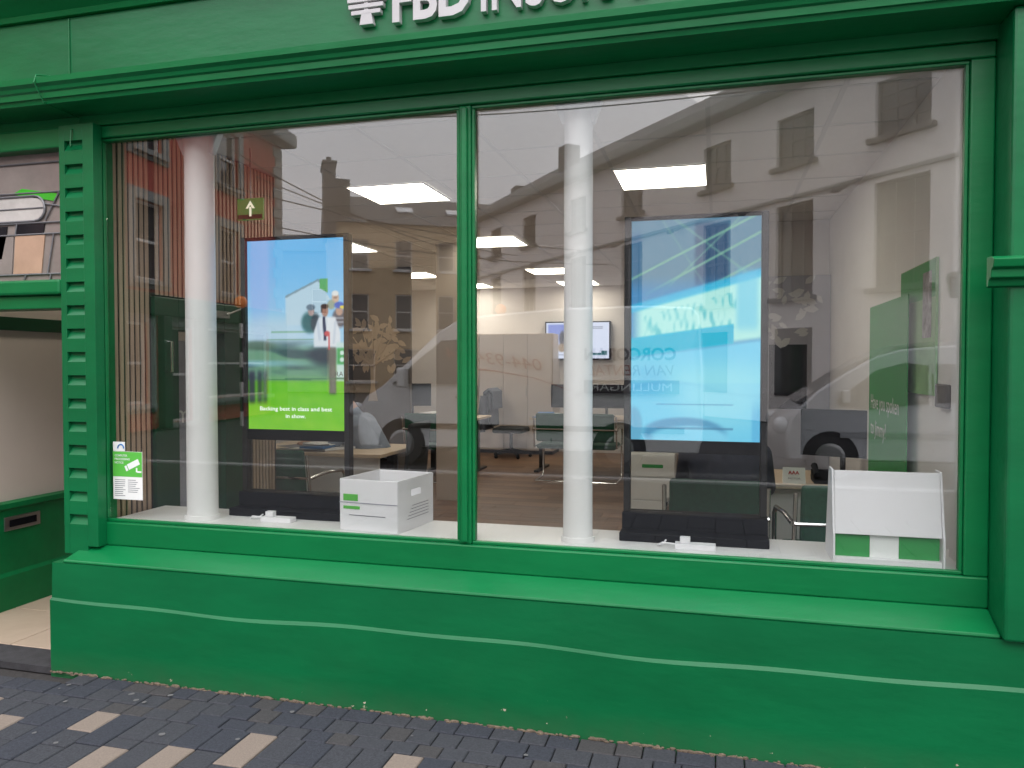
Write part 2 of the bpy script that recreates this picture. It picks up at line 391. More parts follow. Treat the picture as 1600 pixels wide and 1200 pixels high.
FZ = .08
struct('floor', MB().box(-5.5, 1.1, 3.45, 12.4, -.1, FZ - .001), 'floor')
CZ = 2.75
def plank_mat():
    m = mat('oak_plank', (.15, .085, .05), .42); n = m.node_tree; b = n.nodes['Principled BSDF']
    t = n.nodes.new('ShaderNodeTexCoord'); oi = n.nodes.new('ShaderNodeObjectInfo'); mp = n.nodes.new('ShaderNodeMapping'); mp.inputs['Scale'].default_value = (2, 26, 1)
    n.links.new(t.outputs['Object'], mp.inputs[0]); z = n.nodes.new('ShaderNodeTexNoise'); z.noise_dimensions = '4D'; z.inputs['Scale'].default_value = 1.5; z.inputs['Detail'].default_value = 6
    mu_ = n.nodes.new('ShaderNodeMath'); mu_.operation = 'MULTIPLY'; mu_.inputs[1].default_value = 40; n.links.new(oi.outputs['Random'], mu_.inputs[0]); n.links.new(mu_.outputs[0], z.inputs['W']); n.links.new(mp.outputs[0], z.inputs['Vector'])
    ad = n.nodes.new('ShaderNodeMath'); ad.operation = 'MULTIPLY_ADD'; ad.inputs[1].default_value = .35; n.links.new(oi.outputs['Random'], ad.inputs[0]); n.links.new(z.outputs[0], ad.inputs[2])
    r = n.nodes.new('ShaderNodeValToRGB'); n.links.new(ad.outputs[0], r.inputs[0]); r.color_ramp.elements[0].position = .35; r.color_ramp.elements[0].color = (.095, .05, .03, 1); r.color_ramp.elements[1].position = .95; r.color_ramp.elements[1].color = (.25, .145, .088, 1)
    n.links.new(r.outputs[0], b.inputs['Base Color']); return m
fl = bpy.data.objects['floor']; pk = None
for j in range(46):
    x = -4.1 - (j * .47) % 1.2
    while x < .1:
        if pk is None: pk = obj('plank', MB().box(0, 1.197, 0, .187, FZ - .01, FZ + .004), plank_mat(), fl, bev=.0015); o = pk
        else: o = pk.copy(); COL.objects.link(o)
        o.location = (x, 3.46 + j * .19, 0); x += 1.2
ceil_o = struct('ceiling', MB().box(-5.5, 1.1, 3.10, 12.4, CZ, CZ + .15), 'ceil')
tb = MB()
for i in range(12):
    xx = -5.45 + i * .6
    if xx < 1.0: tb.box(xx - .012, xx + .012, 3.2, 12.2, CZ - .004, CZ + .01)
for j in range(15):
    yy = 3.75 + j * .6
    tb.box(-5.4, .93, yy - .012, yy + .012, CZ - .0025, CZ + .01)
obj('ceiling_grid', tb, 'tbar', ceil_o)
ct = None
for i in range(11):
    for j in range(14):
        xx = -5.45 + i * .6 + .0125; yy = 3.75 + j * .6 + .0125
        if xx + .575 > .93 or yy + .575 > 12.2: continue
        if ct is None: ct = obj('ceiling_tile', MB().box(0, .575, 0, .575, CZ - .0015, CZ + .005), 'ceil', ceil_o, bev=.001); o = ct
        else: o = ct.copy(); COL.objects.link(o)
        o.location = (xx, yy, random.uniform(0, .0008))
struct('wall_back', MB().box(-5.5, 1.1, 12.25, 12.45, 0, CZ), 'wall')
struct('wall_right', MB().box(.94, 1.1, 3.13, 12.25, 0, CZ), 'white')
struct('wall_left', MB().box(-5.55, -5.4, 3.1, 12.25, 0, CZ), 'wall')
struct('wall_front', MB().box(-5.4, -3.99, 3.12, 3.25, 0, CZ), 'wall')
struct('wall_partition', MB().box(-.25, .938, 7.15, 7.25, FZ, CZ), 'wall')
# entrance lobby
struct('entrance_floor', MB().box(-3.96, -2.9, 3.06, 4.5, -.1, FZ), 'tile')
ef = bpy.data.objects['entrance_floor']
for i in range(2):
    for j in range(3):
        obj('tile', MB().box(-3.955 + i * .52, -3.955 + i * .52 + .515, 3.065 + j * .47, 3.065 + j * .47 + .465, FZ, FZ + .006), 'tile', ef, bev=.002)

# ================================================================== SHOPFRONT
sf = thing('shopfront', 'green painted shopfront with large two-pane display window and moulded cornice', 'shopfront', (0, 3.07, G))
# stall riser: lower course, ledge, upper course
xs = np.linspace(-3.0, 1.9, 70)
def wav(x, a=.004): return a * (math.sin(x * 3.1) + .6 * math.sin(x * 7.3 + 1))
def loft(profile, x0, x1, n=60, amp=.0):
    b = MB(); k = len(profile)
    for i in range(n + 1):
        x = x0 + (x1 - x0) * i / n
        for (yy, zz, a) in profile: b.v.append((x, yy + wav(x, .0022) * (a > 0), zz + wav(x + zz * 4, amp) * a))
    for i in range(n):
        for j in range(k - 1): b.f.append((i*k+j, (i+1)*k+j, (i+1)*k+j+1, i*k+j+1))
    b.f.append(tuple(range(k))); b.f.append(tuple(n*k + j for j in reversed(range(k))))
    return b
obj('stall_riser', loft([(3.40, G-.05, 0), (2.880, G-.05, 0), (2.880, .396, 1), (2.889, .404, 1), (2.892, .407, 1), (2.896, .575, 0), (3.40, .575, 0)], -2.995, 1.9, amp=.0065), 'green', sf, smooth=35)
b = MB()   # sloping sill with mitred ends
P = [(-2.935, 2.893, .5755), (.930, 2.893, .5755), (.930, 2.893, .588), (-2.935, 2.893, .588), (-2.905, 3.015, .638), (.930, 3.015, .638), (-2.905, 3.2, .638), (.930, 3.2, .638), (-2.935, 3.2, .5755), (.930, 3.2, .5755)]
b.add(P, [(0,1,2,3), (3,2,5,4), (4,5,7,6), (0,3,4,6,8), (1,9,7,5,2), (0,8,9,1), (6,7,9,8)])
obj('sill', b, 'green2', sf, bev=.006)
obj('bottom_rail', MB().box(-2.90, .930, 3.022, 3.115, .6385, .748), 'green2', sf, bev=.006)
# window frame
obj('frame_head', MB().box(-2.90, .93, 3.025, 3.12, 2.565, 2.62), 'green2', sf, bev=.006)
obj('frame_jamb', MB().box(-2.90, -2.826, 3.026, 3.12, .7485, 2.5645), 'green2', sf, bev=.006)
obj('frame_jamb', MB().box(.852, .93, 3.026, 3.12, .7485, 2.5645), 'green2', sf, bev=.006)
mu = MB(); mu.box(-1.034, -.982, 3.03, 3.12, .7485, 2.5645)
mul_o = obj('mullion', mu, 'green2', sf, bev=.006)
obj('bead', MB().box(-1.021, -.995, 3.012, 3.0295, .76, 2.555), 'green2', mul_o, bev=.006)
bd = MB()
for (x0, x1) in ((-2.825, -1.035), (-.981, .851)):
    bd.box(x0, x1, 3.04, 3.062, .749, .762); bd.box(x0, x1, 3.04, 3.062, 2.552, 2.564)
    bd.box(x0, x0 + .012, 3.0405, 3.0615, .7625, 2.5515); bd.box(x1 - .012, x1, 3.0405, 3.0615, .7625, 2.5515)
obj('glazing_bead', bd, 'green2', sf, bev=.003)
obj('window_pane', MB().box(-2.824, -1.036, 3.067, 3.075, .750, 2.563), 'glass', sf)
obj('window_pane', MB().box(-.980, .850, 3.067, 3.075, .750, 2.563), 'glass', sf)
obj('display_board', MB().box(-2.82, .93, 3.082, 3.445, .70, .752), 'board', sf, bev=.004)
obj('riser_back', MB().box(-2.82, .93, 3.36, 3.44, FZ, .699), 'white', sf)
obj('window_reveal', MB().box(.876, .938, 3.122, 3.30, .753, 2.74), 'white', sf, bev=.003)
# frieze, cornice, fascia
obj('frieze', MB().box(-4.6, 1.9, 3.012, 3.14, 2.621, 2.72), 'green2', sf, bev=.004)
corn = [(3.011, 2.668, 0), (2.835, 2.672, 0), (2.828, 2.690, 0), (2.818, 2.692, 0), (2.815, 2.716, 0), (2.806, 2.722, 0), (2.800, 2.736, 0), (2.785, 2.748, 0), (2.782, 2.772, 0), (2.80, 2.778, 0), (2.965, 2.815, 0), (3.011, 2.815, 0)]
obj('cornice', loft(corn, -4.6, 1.0, n=4), 'green2', sf, smooth=25)
obj('fascia', MB().box(-4.6, 1.9, 2.975, 3.2, 2.7785 + .037, 3.118), 'green', sf, bev=.004)
obj('top_moulding', loft([(3.2, 3.119, 0), (2.955, 3.119, 0), (2.945, 3.14, 0), (2.90, 3.17, 0), (2.86, 3.2, 0), (2.85, 3.24, 0), (3.2, 3.26, 0)], -4.6, 1.9, n=4), 'green2', sf, smooth=25)
obj('unseen_upper_wall', MB().box(-5.6, 1.9, 3.02, 3.3, 3.262, 7.0), 'green', sf)  # wall out of view, added to block the sky behind the shopfront
obj('roof_slab', MB().box(-5.6, 1.9, 3.3, 12.5, 2.92, 3.1), 'stone', sf)
# left pilaster with its run of scooped notches
pil = MB(); yF = 2.968
pil.box(-2.995, -2.964, yF, 3.12, .60, 2.62); pil.box(-2.861, -2.9005 + .099, yF, 3.022, .64, 2.62)
prof = [(3.12, 2.62), (yF, 2.62)]
for i in range(17):
    zt = 2.545 - i * .1098
    prof += [(yF, zt), (yF + .022, zt - .002), (yF + .020, zt - .016), (yF, zt - .046)]
prof += [(yF, .60), (3.12, .60)]
pil.prism(prof, 'x', -2.9639, -2.8611)
obj('pilaster', pil, 'green', sf, bev=.0015)
obj('corner_post', MB().box(-2.993, -2.90, 3.121, 3.40, .576, 2.62), 'green2', sf)
# right pier with capital
obj('pier', MB().box(.931, 1.9, 2.868, 3.30, .5755, 2.6675), 'green', sf, bev=.01)
cap = [(2.867, 1.752, 0), (2.852, 1.756, 0), (2.845, 1.776, 0), (2.825, 1.782, 0), (2.822, 1.808, 0), (2.806, 1.815, 0), (2.798, 1.84, 0), (2.82, 1.85, 0), (2.867, 1.853, 0)]
obj('pier_capital', loft(cap, .862, 1.9, n=2), 'green2', sf, bev=.003)
# entrance head: transom rail, leaded light
obj('transom_rail', MB().box(-4.0, -2.996, 2.99, 3.11, 1.765, 1.83), 'green2', sf, bev=.006)
obj('transom_sill', MB().box(-4.0, -2.996, 2.96, 3.112, 1.8305, 1.902), 'green2', sf, bev=.012)
obj('transom_head', MB().box(-4.0, -2.996, 2.985, 3.11, 2.525, 2.62), 'green2', sf, bev=.008)
obj('entrance_post', MB().box(-4.6, -3.962, 2.97, 3.11, G, 2.62), 'green', sf, bev=.006)
tw = obj('leaded_light', MB().box(-3.96, -3.0, 3.052, 3.056, 1.90, 2.525), 'sg1', sf)
def pane(poly, m): obj('leaded_pane', MB().prism(poly, 'y', 3.046, 3.0515), m, tw)
pane([(-3.9, 2.02), (-3.43, 2.02), (-3.40, 2.13), (-3.9, 2.13)], 'sg4'); pane([(-3.36, 1.945), (-3.19, 1.945), (-3.165, 2.13), (-3.345, 2.13)], 'sg4')
pane([(-3.47, 1.945), (-3.37, 1.945), (-3.355, 2.13), (-3.45, 2.13)], 'sg1'); pane([(-3.9, 1.945), (-3.48, 1.945), (-3.46, 2.015), (-3.9, 2.015)], 'sg2')
pane([(-3.9, 2.14), (-3.40, 2.14), (-3.395, 2.18), (-3.9, 2.18)], 'sg5'); pane([(-3.345, 2.14), (-3.175, 2.14), (-3.165, 2.185), (-3.335, 2.185)], 'sg5')
pane([(-3.36, 2.335), (-3.10, 2.29), (-3.085, 2.325), (-3.30, 2.36)], 'sg3'); pane([(-3.07, 1.95), (-3.0, 1.95), (-3.0, 2.2), (-3.06, 2.2)], 'sg4')
rr = [(-3.9, 2.2)] + [(-3.22 + .06 * math.cos(a), 2.26 + .06 * math.sin(a)) for a in np.linspace(-1.57, 1.57, 9)] + [(-3.9, 2.32)]
pane(rr, 'sg2')
lc = MB()
for pts in ([(-3.96, 2.135), (-3.0, 2.135)], [(-3.96, 2.19), (-3.06, 2.19)], [(-3.96, 1.94), (-3.0, 1.94)], [(-3.96, 2.34), (-3.0, 2.335)], [(-3.04, 1.9), (-3.04, 2.525)], [(-3.15, 1.94), (-3.11, 2.135)], [(-3.345, 2.13), (-3.33, 2.2)], [(-3.16, 2.2), (-3.07, 2.34)],
            [(-3.96, 2.26), (-3.16, 2.262)], [(-3.96, 2.48), (-3.0, 2.48)], [(-3.3, 1.9), (-3.28, 1.94)], [(-3.14, 1.9), (-3.13, 1.94)], [(-3.16, 2.28), (-3.04, 2.26)]):
    lc.tube([(a, 3.045, c) for a, c in pts], .004, 6)
lc.tube([(a, 3.044, c) for a, c in rr[1:-1]], .006, 6); lc.tube([(-3.9, 3.044, 2.199), (-3.22, 3.044, 2.199)], .006, 6); lc.tube([(-3.9, 3.044, 2.321), (-3.22, 3.044, 2.321)], .006, 6)
obj('lead_cames', lc, 'lead', tw)
# lobby side wall: dado with letter plate, pale panel, dark rail
lw = struct('wall_lobby', MB().box(-3.99, -3.962, 3.111, 4.5, FZ, 2.62), 'beige')
dado = obj('dado_panel', MB().prism([(-3.9615, FZ), (-3.925, FZ), (-3.925, .28), (-3.94, .30), (-3.94, .66), (-3.92, .67), (-3.92, .70), (-3.9615, .71)], 'y', 3.112, 4.49), 'green2', lw, bev=.003)
lp = obj('letter_plate', MB().box(-3.9395, -3.93, 3.48, 3.72, .54, .62), 'steel', lw, bev=.003)
obj('letter_flap', MB().box(-3.9295, -3.924, 3.51, 3.69, .56, .60), 'black', lw, bev=.002)
obj('top_rail', MB().box(-3.9615, -3.93, 3.112, 4.49, 1.695, 1.772), 'dgreen', lw, bev=.003)
struct('wall_lobby_end', MB().box(-3.96, -2.9, 4.5, 4.56, FZ, CZ), 'beige')
ll = thing('lobby_light', 'lit lamp in the entrance lobby behind the leaded light', 'ceiling light', (-3.3, 3.7, 2.62))
obj('diffuser', MB().box(-3.45, -3.15, 3.5, 3.8, 2.612, 2.618), 'lamp', ll); obj('frame', MB().box(-3.47, -3.13, 3.48, 3.82, 2.6185, 2.629), 'white', ll)
struct('lobby_ceiling', MB().box(-3.96, -2.885, 3.121, 4.5, 2.63, 2.66), 'white')
# raised sign: tree emblem and lettering on the fascia
sg = thing('fascia_sign', 'raised pale sign lettering with tree emblem on the green fascia', 'sign', (-1.2, 2.97, 2.90))
tr = MB(); tr.prism([(-1.438, 2.902), (-1.376, 2.902), (-1.385, 2.95), (-1.429, 2.95)], 'y', 2.945, 2.9745)
for k in range(6):
    zz = 2.945 + k * .026; hw = .082 * math.sqrt(max(.1, 1 - ((k - 2.2) / 3.6) ** 2))
    tr.prism([(-1.41 - hw, zz), (-1.41 + hw, zz), (-1.41 + hw * 1.02, zz + .018), (-1.41 - hw * 1.02, zz + .018)], 'y', 2.945, 2.9745)
tr.prism([(-1.42, 2.94), (-1.40, 2.94), (-1.40, 3.09), (-1.42, 3.09)], 'y', 2.950, 2.974)
obj('tree_emblem', tr, 'letter', sg, bev=.002)
text('sign_letters', 'FBD', 'letter', sg, (-1.290, 2.974, 2.903), width=.335, height=.17, depth=.03, bold=.03)
text('sign_letters', 'INSURANCE', 'letter', sg, (-.911, 2.974, 2.898), width=.98, height=.17, depth=.03, bold=.008)
# thin cable down the cornice and a small hook on the pilaster
cb = MB(); cb.tube([(-2.93, 2.972, 3.11), (-2.93, 2.970, 2.84), (-2.935, 2.79, 2.785), (-2.93, 2.775, 2.75), (-2.925, 2.82, 2.675), (-2.91, 3.0, 2.66), (-2.91, 3.0, 2.625), (-2.915, 2.96, 2.59), (-2.915, 2.955, 2.535), (-2.91, 2.95, 2.51), (-2.895, 2.945, 2.52)], .003, 6)
tag(obj('wire', cb, 'green2'), 'thin painted-over wire running down the cornice to a hook on the notched pilaster', 'wire')

# slatted side wall with the entrance door in it
sw = thing('slat_wall', 'oak slatted side wall on black felt at the left end of the window display', 'slat wall', (-2.85, 3.7, FZ))
fb = MB(); fb.box(-2.884, -2.852, 3.121, 3.395, FZ, CZ - .01); fb.box(-2.884, -2.852, 4.195, 4.56, FZ, CZ - .01); fb.box(-2.884, -2.852, 3.3955, 4.1945, 1.86, CZ - .01)
obj('backing', fb, 'felt', sw)
sl_mesh = {}
yy = 3.135; i = 0
while yy < 4.53:
    z0 = FZ + .02 if (yy + .026 < 3.39 or yy > 4.195) else 1.865
    if z0 < 1 or not (3.37 < yy < 3.39):
        key = round(z0, 2)
        if key not in sl_mesh:
            o = obj('slat', MB().box(-2.8515, -2.845, 0, .022, z0, CZ - .012), 'slat', sw, bev=.001); o.location.y = yy - 0
            # mesh is stored about the thing's base, keep only the shift along the wall
            o.location.y = yy; sl_mesh[key] = o
        else:
            c = sl_mesh[key].copy(); COL.objects.link(c); c.location.y = yy
    yy += .0362
# lobby end slats seen through the door glass
le = bpy.data.objects['wall_lobby_end']
for k in range(9):
    obj('slat', MB().box(-3.32 + k * .0415, -3.294 + k * .0415, 4.476, 4.4985, FZ + .01, 2.6), 'slat', le)
dr = thing('entrance_door', 'dark green glazed entrance door beside the slatted wall', 'door', (-2.86, 3.8, FZ))
df = MB(); df.box(-2.90, -2.83, 3.396, 3.58, FZ + .008, 1.855); df.box(-2.90, -2.83, 3.985, 4.194, FZ + .008, 1.855); df.box(-2.9, -2.83, 3.5805, 3.9845, 1.68, 1.855); df.box(-2.9, -2.83, 3.5805, 3.9845, FZ + .008, .42)
obj('leaf', df, 'dgreen', dr, bev=.004)
obj('door_glass', MB().box(-2.868, -2.862, 3.58, 3.985, .42, 1.68), 'cglass', dr)
obj('pull_handle', MB().tube([(-2.83, 3.48, 1.46), (-2.795, 3.48, 1.46), (-2.795, 3.48, 1.62), (-2.83, 3.48, 1.62)], .008, 8), 'chrome', dr, smooth=40)
cl_ = MB(); cl_.box(-2.829, -2.79, 3.80, 3.98, 1.77, 1.81); cl_.tube([(-2.79, 3.95, 1.79), (-2.775, 4.06, 1.83), (-2.83, 4.15, 1.84)], .006, 6)
obj('door_closer', cl_, 'steel', dr)
po = thing('door_reflection_sheet', 'pale grey sheet added for the street reflection in the entrance door glass', 'notice', (-3.55, 4.47, 1.0))  # added sheet and letter stand in for the street mirrored in the glass
obj('sheet', MB().box(-3.70, -3.42, 4.488, 4.497, .5, 1.66), 'lilac', po); text('scrawl', 'm', 'whitep', po, (-3.58, 4.486, 1.1), width=.12)

# ================================================================== IN THE WINDOW
for (cx, cy, r, lab) in ((-2.404, 3.2, .072, 'white round iron column at the slatted left end of the window'), (-.563, 3.2, .062, 'white round iron column right of the window mullion')):
    c = thing('column', lab, 'column', (cx, cy, .752), 'iron columns behind the glass')
    obj('shaft', MB().tube([(cx, cy, .753), (cx, cy, .80), (cx, cy, 2.45), (cx, cy, 2.52), (cx, cy, 2.60), (cx, cy, 2.70), (cx, cy, 2.748)], [r * 1.06, r, r * .95, r * .97, r * 1.05, r * 1.2, r * 1.3], 28), 'white', c, smooth=40)
    br = MB()
    for s in (-1, 1): br.prism([(cx + s * r * .8, 2.50), (cx + s * r * 1.1, 2.50), (cx + s * r * 2.3, 2.70), (cx + s * r * 2.4, 2.748), (cx + s * r * .8, 2.748)], 'y', cy - .02, cy + .02)
    obj('bracket', br, 'white', c, bev=.004)
    obj('base_ring', MB().tube([(cx, cy, .7525), (cx, cy, .775)], r * 1.15, 28), 'white', c, smooth=40)

def paint_grid(name, nx, nz, fn, org, u, w, wid, hei, m, parent):
    me = bpy.data.meshes.new(name); off = rootloc(parent); vs = []; cols = []
    U, Z = np.meshgrid(np.linspace(0, 1, nx), np.linspace(0, 1, nz)); C = fn(U, Z)
    u = Vector(u); w = Vector(w); org = Vector(org) - off
    for j in range(nz):
        for i in range(nx): vs.append(tuple(org + u * (wid * U[j, i]) + w * (hei * Z[j, i])))
    fs = [(j*nx+i, j*nx+i+1, (j+1)*nx+i+1, (j+1)*nx+i) for j in range(nz-1) for i in range(nx-1)]
    me.from_pydata(vs, [], fs); me.update()
    a = me.color_attributes.new('Col', 'FLOAT_COLOR', 'POINT')
    L = np.where(C <= 10/255, C / 12.92, ((np.clip(C, 0, 1) + .055) / 1.055) ** 2.4)
    a.data.foreach_set('color', np.concatenate([L.reshape(-1, 3), np.ones((nx * nz, 1))], 1).astype('f').ravel())
    return link(name, me, parent, m)
def sm(a, b, x): t = np.clip((x - a) / (b - a), 0, 1); return t * t * (3 - 2 * t)
def mixc(C, col, k): k = np.asarray(k)[..., None]; return C * (1 - k) + np.array(col) / 255. * k
def ell(U, Z, cx, cz, rx, rz, s=.25): return 1 - sm(1 - s, 1 + s, np.sqrt(((U - cx) / rx) ** 2 + ((Z - cz) / rz) ** 2))
def rect(U, Z, a, b, c, d, s=.01): return sm(a - s, a + s, U) * (1 - sm(b - s, b + s, U)) * sm(c - s, c + s, Z) * (1 - sm(d - s, d + s, Z))
def noise(U, Z, f, seed):
    r = np.random.RandomState(seed); o = np.zeros_like(U)
    for k in range(10): a, b, p = r.uniform(-f, f), r.uniform(-f, f), r.uniform(0, 6.3); o += np.sin(a * U + b * Z * 1.77 + p)
    return o / 4.5
def farm_show(U, Z):
    C = np.zeros(U.shape + (3,)); C[:] = np.array((105, 190, 248)) / 255
    C = mixc(C, (180, 222, 250), sm(.95, .45, Z) * .75); C = mixc(C, (150, 190, 250), ell(U, Z, .13, .85, .1, .5) * .6)
    C = mixc(C, (205, 225, 240), ell(U, Z, .25, .5, .5, .1, .6) * .7)
    g = noise(U, Z, 60, 3)
    barn = rect(U, Z, .40, .83, .55, .70) + ((np.abs(U - .735) * .78 + (Z - .70) < .082) & (Z > .68)) + ((Z < .70 + .085 * (U - .40) / .34) & (Z > .69) & (U > .4) & (U < .74))
    C = mixc(C, (196, 222, 238), np.clip(barn, 0, 1) * .9)
    roof = np.abs(Z - (.70 + .085 * np.clip((U - .40) / .34, 0, 1))) < .007
    C = mixc(C, (120, 150, 165), roof * (U > .4) * (U < .74) * .8); C = mixc(C, (120, 150, 165), (np.abs(Z - (.785 - (U - .74) * .75)) < .008) * (U > .74) * (U < .83))
    C = mixc(C, (80, 175, 90), ((U > .755) & (U < .84) & (Z > .74 + (U - .755) * -.3) & (Z < .79)) * .9)
    C = mixc(C, (120, 185, 75), sm(.45, .40, Z) * .8); C = mixc(C, (110, 200, 40), sm(.27, .25, Z)); C = mixc(C, (150, 215, 60), sm(.27, .0, Z) * .5 + .15 * g * (Z < .26))
    # crowd and cattle as a smear of dark and pale bands
    band = rect(U, Z, -.1, .86, .27, .455, .035); C = mixc(C, (105, 150, 140), band * .75)
    C = mixc(C, (45, 70, 85), band * np.clip(noise(U * .22, Z, 70, 5) + .2, 0, 1) * .75); C = mixc(C, (150, 205, 235), rect(U, Z, -.1, .72, .335, .365, .012) * .6 * sm(.9, .1, U))
    C = mixc(C, (38, 52, 72), ell(U, Z, .78, .395, .15, .045, .5) * .85); C = mixc(C, (70, 95, 75), ell(U, Z, .1, .445, .2, .025, .5) * .7)
    for a_, w_ in ((.05, .045), (.13, .035), (.185, .03)): C = mixc(C, (26, 34, 62), rect(U, Z, a_ - w_, a_ + w_ * .5, .14, .31, .02) * (.95 - a_ * 2))
    C = mixc(C, (110, 170, 120), (np.abs(Z - .515) < .004) * (U > .25) * (U < .72) * .5); C = mixc(C, (90, 150, 90), (np.abs(Z - .478) < .003) * (U > .2) * (U < .72) * .5)
    # figures
    C = mixc(C, (42, 105, 112), ell(U, Z, .65, .565, .085, .055, .3)); C = mixc(C, (52, 70, 84), ell(U, Z, .71, .56, .05, .05, .3)); C = mixc(C, (176, 152, 150), ell(U, Z, .665, .622, .032, .025)); C = mixc(C, (98, 122, 142), ell(U, Z, .66, .643, .045, .016))
    C = mixc(C, (205, 178, 160), ell(U, Z, .912, .69, .036, .03)); C = mixc(C, (232, 236, 238), ell(U, Z, .91, .713, .034, .014)); C = mixc(C, (110, 85, 80), ell(U, Z, .912, .692, .02, .006) * .6); C = mixc(C, (150, 160, 130), ell(U, Z, .87, .655, .04, .025) * .8)
    C = mixc(C, (70, 78, 98), ell(U, Z, .95, .585, .07, .05)); C = mixc(C, (200, 205, 215), (np.sin(Z * 260) > .3) * ell(U, Z, .95, .575, .06, .04) * .5); C = mixc(C, (190, 155, 140), ell(U, Z, .95, .622, .035, .025)); C = mixc(C, (45, 95, 200), ell(U, Z, .95, .652, .05, .017)); C = mixc(C, (238, 220, 80), ell(U, Z, .985, .642, .03, .008))
    C = mixc(C, (92, 98, 98), rect(U, Z, .845, .915, .19, .44, .014)); C = mixc(C, (120, 126, 118), rect(U, Z, .87, .90, .2, .34, .01) * .6)
    sw_ = .085 + .05 * sm(.60, .50, Z); C = mixc(C, (226, 235, 246), (1 - sm(sw_ - .012, sw_ + .012, np.abs(U - .825))) * rect(U, Z, .6, 1, .435, .592, .01)); C = mixc(C, (196, 210, 228), (1 - sm(.006, .02, np.abs(U - .90 - (Z - .5) * .15))) * rect(U, Z, .6, 1, .45, .57, .01) * .7)
    C = mixc(C, (190, 205, 225), (1 - sm(.006, .02, np.abs(U - .745 + (Z - .5) * .2))) * rect(U, Z, .6, 1, .47, .57, .01) * .6)
    C = mixc(C, (172, 128, 112), ell(U, Z, .805, .623, .034, .03)); C = mixc(C, (62, 46, 42), ell(U, Z, .803, .647, .04, .013)); C = mixc(C, (62, 46, 42), rect(U, Z, .765, .78, .615, .645, .006) * .8)
    C = mixc(C, (38, 48, 84), (1 - sm(.011, .019, np.abs(U - .80 + (Z - .53) * .1))) * rect(U, Z, .7, .9, .47, .592, .006)); C = mixc(C, (205, 80, 90), ell(U, Z, .825, .505, .03, .014)); C = mixc(C, (205, 80, 90), (np.abs(U - .845) < .006) * (Z > .42) * (Z < .5) * .8)
    # banner with round green letter behind
    C = mixc(C, (205, 232, 232), rect(U, Z, .92, 1.1, .26, .46, .01) * .95); C = mixc(C, (40, 170, 95), rect(U, Z, .925, 1.1, .345, .43, .008))
    C = mixc(C, (215, 240, 235), ell(U, Z, .975, .405, .02, .012)); C = mixc(C, (215, 240, 235), ell(U, Z, .975, .37, .022, .012)); C = mixc(C, (60, 120, 90), (np.abs(Z - .262 - .01 * U) < .004) * (U > .2) * .8)
    return C
def roadside(U, Z):
    C = np.zeros(U.shape + (3,)); C[:] = np.array((84, 132, 160)) / 255
    C = mixc(C, (100, 142, 165), sm(1, .7, Z) * .6); C = mixc(C, (28, 66, 108), rect(U, Z, .50, .76, .66, .98, .02) * .75); C = mixc(C, (40, 90, 140), rect(U, Z, 0, .08, .6, .95, .02) * .5)
    for (a, b, s) in ((.72, .30, 1), (.82, .28, 1), (.60, .30, 1), (1.02, -.45, .6), (.70, .55, .6), (.95, -.9, .5)):
        C = mixc(C, (130, 190, 165), (1 - sm(.003, .009, np.abs(Z - a - b * (U - .3)))) * (Z > .66) * s * .8)
    C = mixc(C, (60, 145, 205), sm(.76, .66, Z) * .8)
    top = .60 + .15 * U; bot = .385 + .075 * U
    ins = sm(bot - .015, bot + .015, Z) * (1 - sm(top - .02, top + .02, Z))
    C = mixc(C, (185, 245, 240), ins * sm(-.02, .1, U)); C = mixc(C, (40, 190, 235), (1 - sm(.008, .028, np.abs(Z - top))) * .9)
    tx = ins * np.clip(noise(U * 3, Z, 45, 9), 0, 1) * (U > .1) * (U < .82) * (Z > bot + .06) * (Z < top - .05)
    C = mixc(C, (60, 190, 205), tx * .7); C = mixc(C, (90, 200, 240), rect(U, Z, .82, .98, .5, .76, .03) * .6)
    C = mixc(C, (0, 190, 225), sm(bot - .012, bot, Z) * (1 - sm(bot + .075, bot + .085, Z)) * (U < .80))
    low = sm(bot + .005, bot - .02, Z); C = mixc(C, (120, 215, 250), low); C = mixc(C, (150, 235, 248), low * sm(.42, .25, Z) * (Z > .26) * .6)
    C = mixc(C, (95, 190, 235), (1 - sm(.004, .012, np.abs(Z - .235 - .03 * np.sin(U * 5)))) * .5)
    C = mixc(C, (95, 190, 240), ell(U, Z, .10, .27, .2, .07, .5) * .5); C = mixc(C, (165, 238, 252), ell(U, Z, .7, .2, .35, .13, .6) * .6); C = mixc(C, (70, 165, 225), sm(.0, .02, U - .93) * sm(.22, .1, Z) * .4)
    C = mixc(C, (60, 120, 170), ell(U, Z, .42, .035, .32, .07, .12) * .55); C = mixc(C, (135, 220, 252), ell(U, Z, .46, .012, .30, .055, .15)); C = mixc(C, (90, 150, 190), ell(U, Z, .02, .06, .07, .09, .2) * .5)
    C = mixc(C, (70, 140, 190), (np.abs(Z - .165) < .004) * (U > .2) * (U < .8) * .6); C = mixc(C, (70, 130, 170), (np.abs(Z - .055) < .004) * (U > .2) * (U < .8) * .6)
    return C
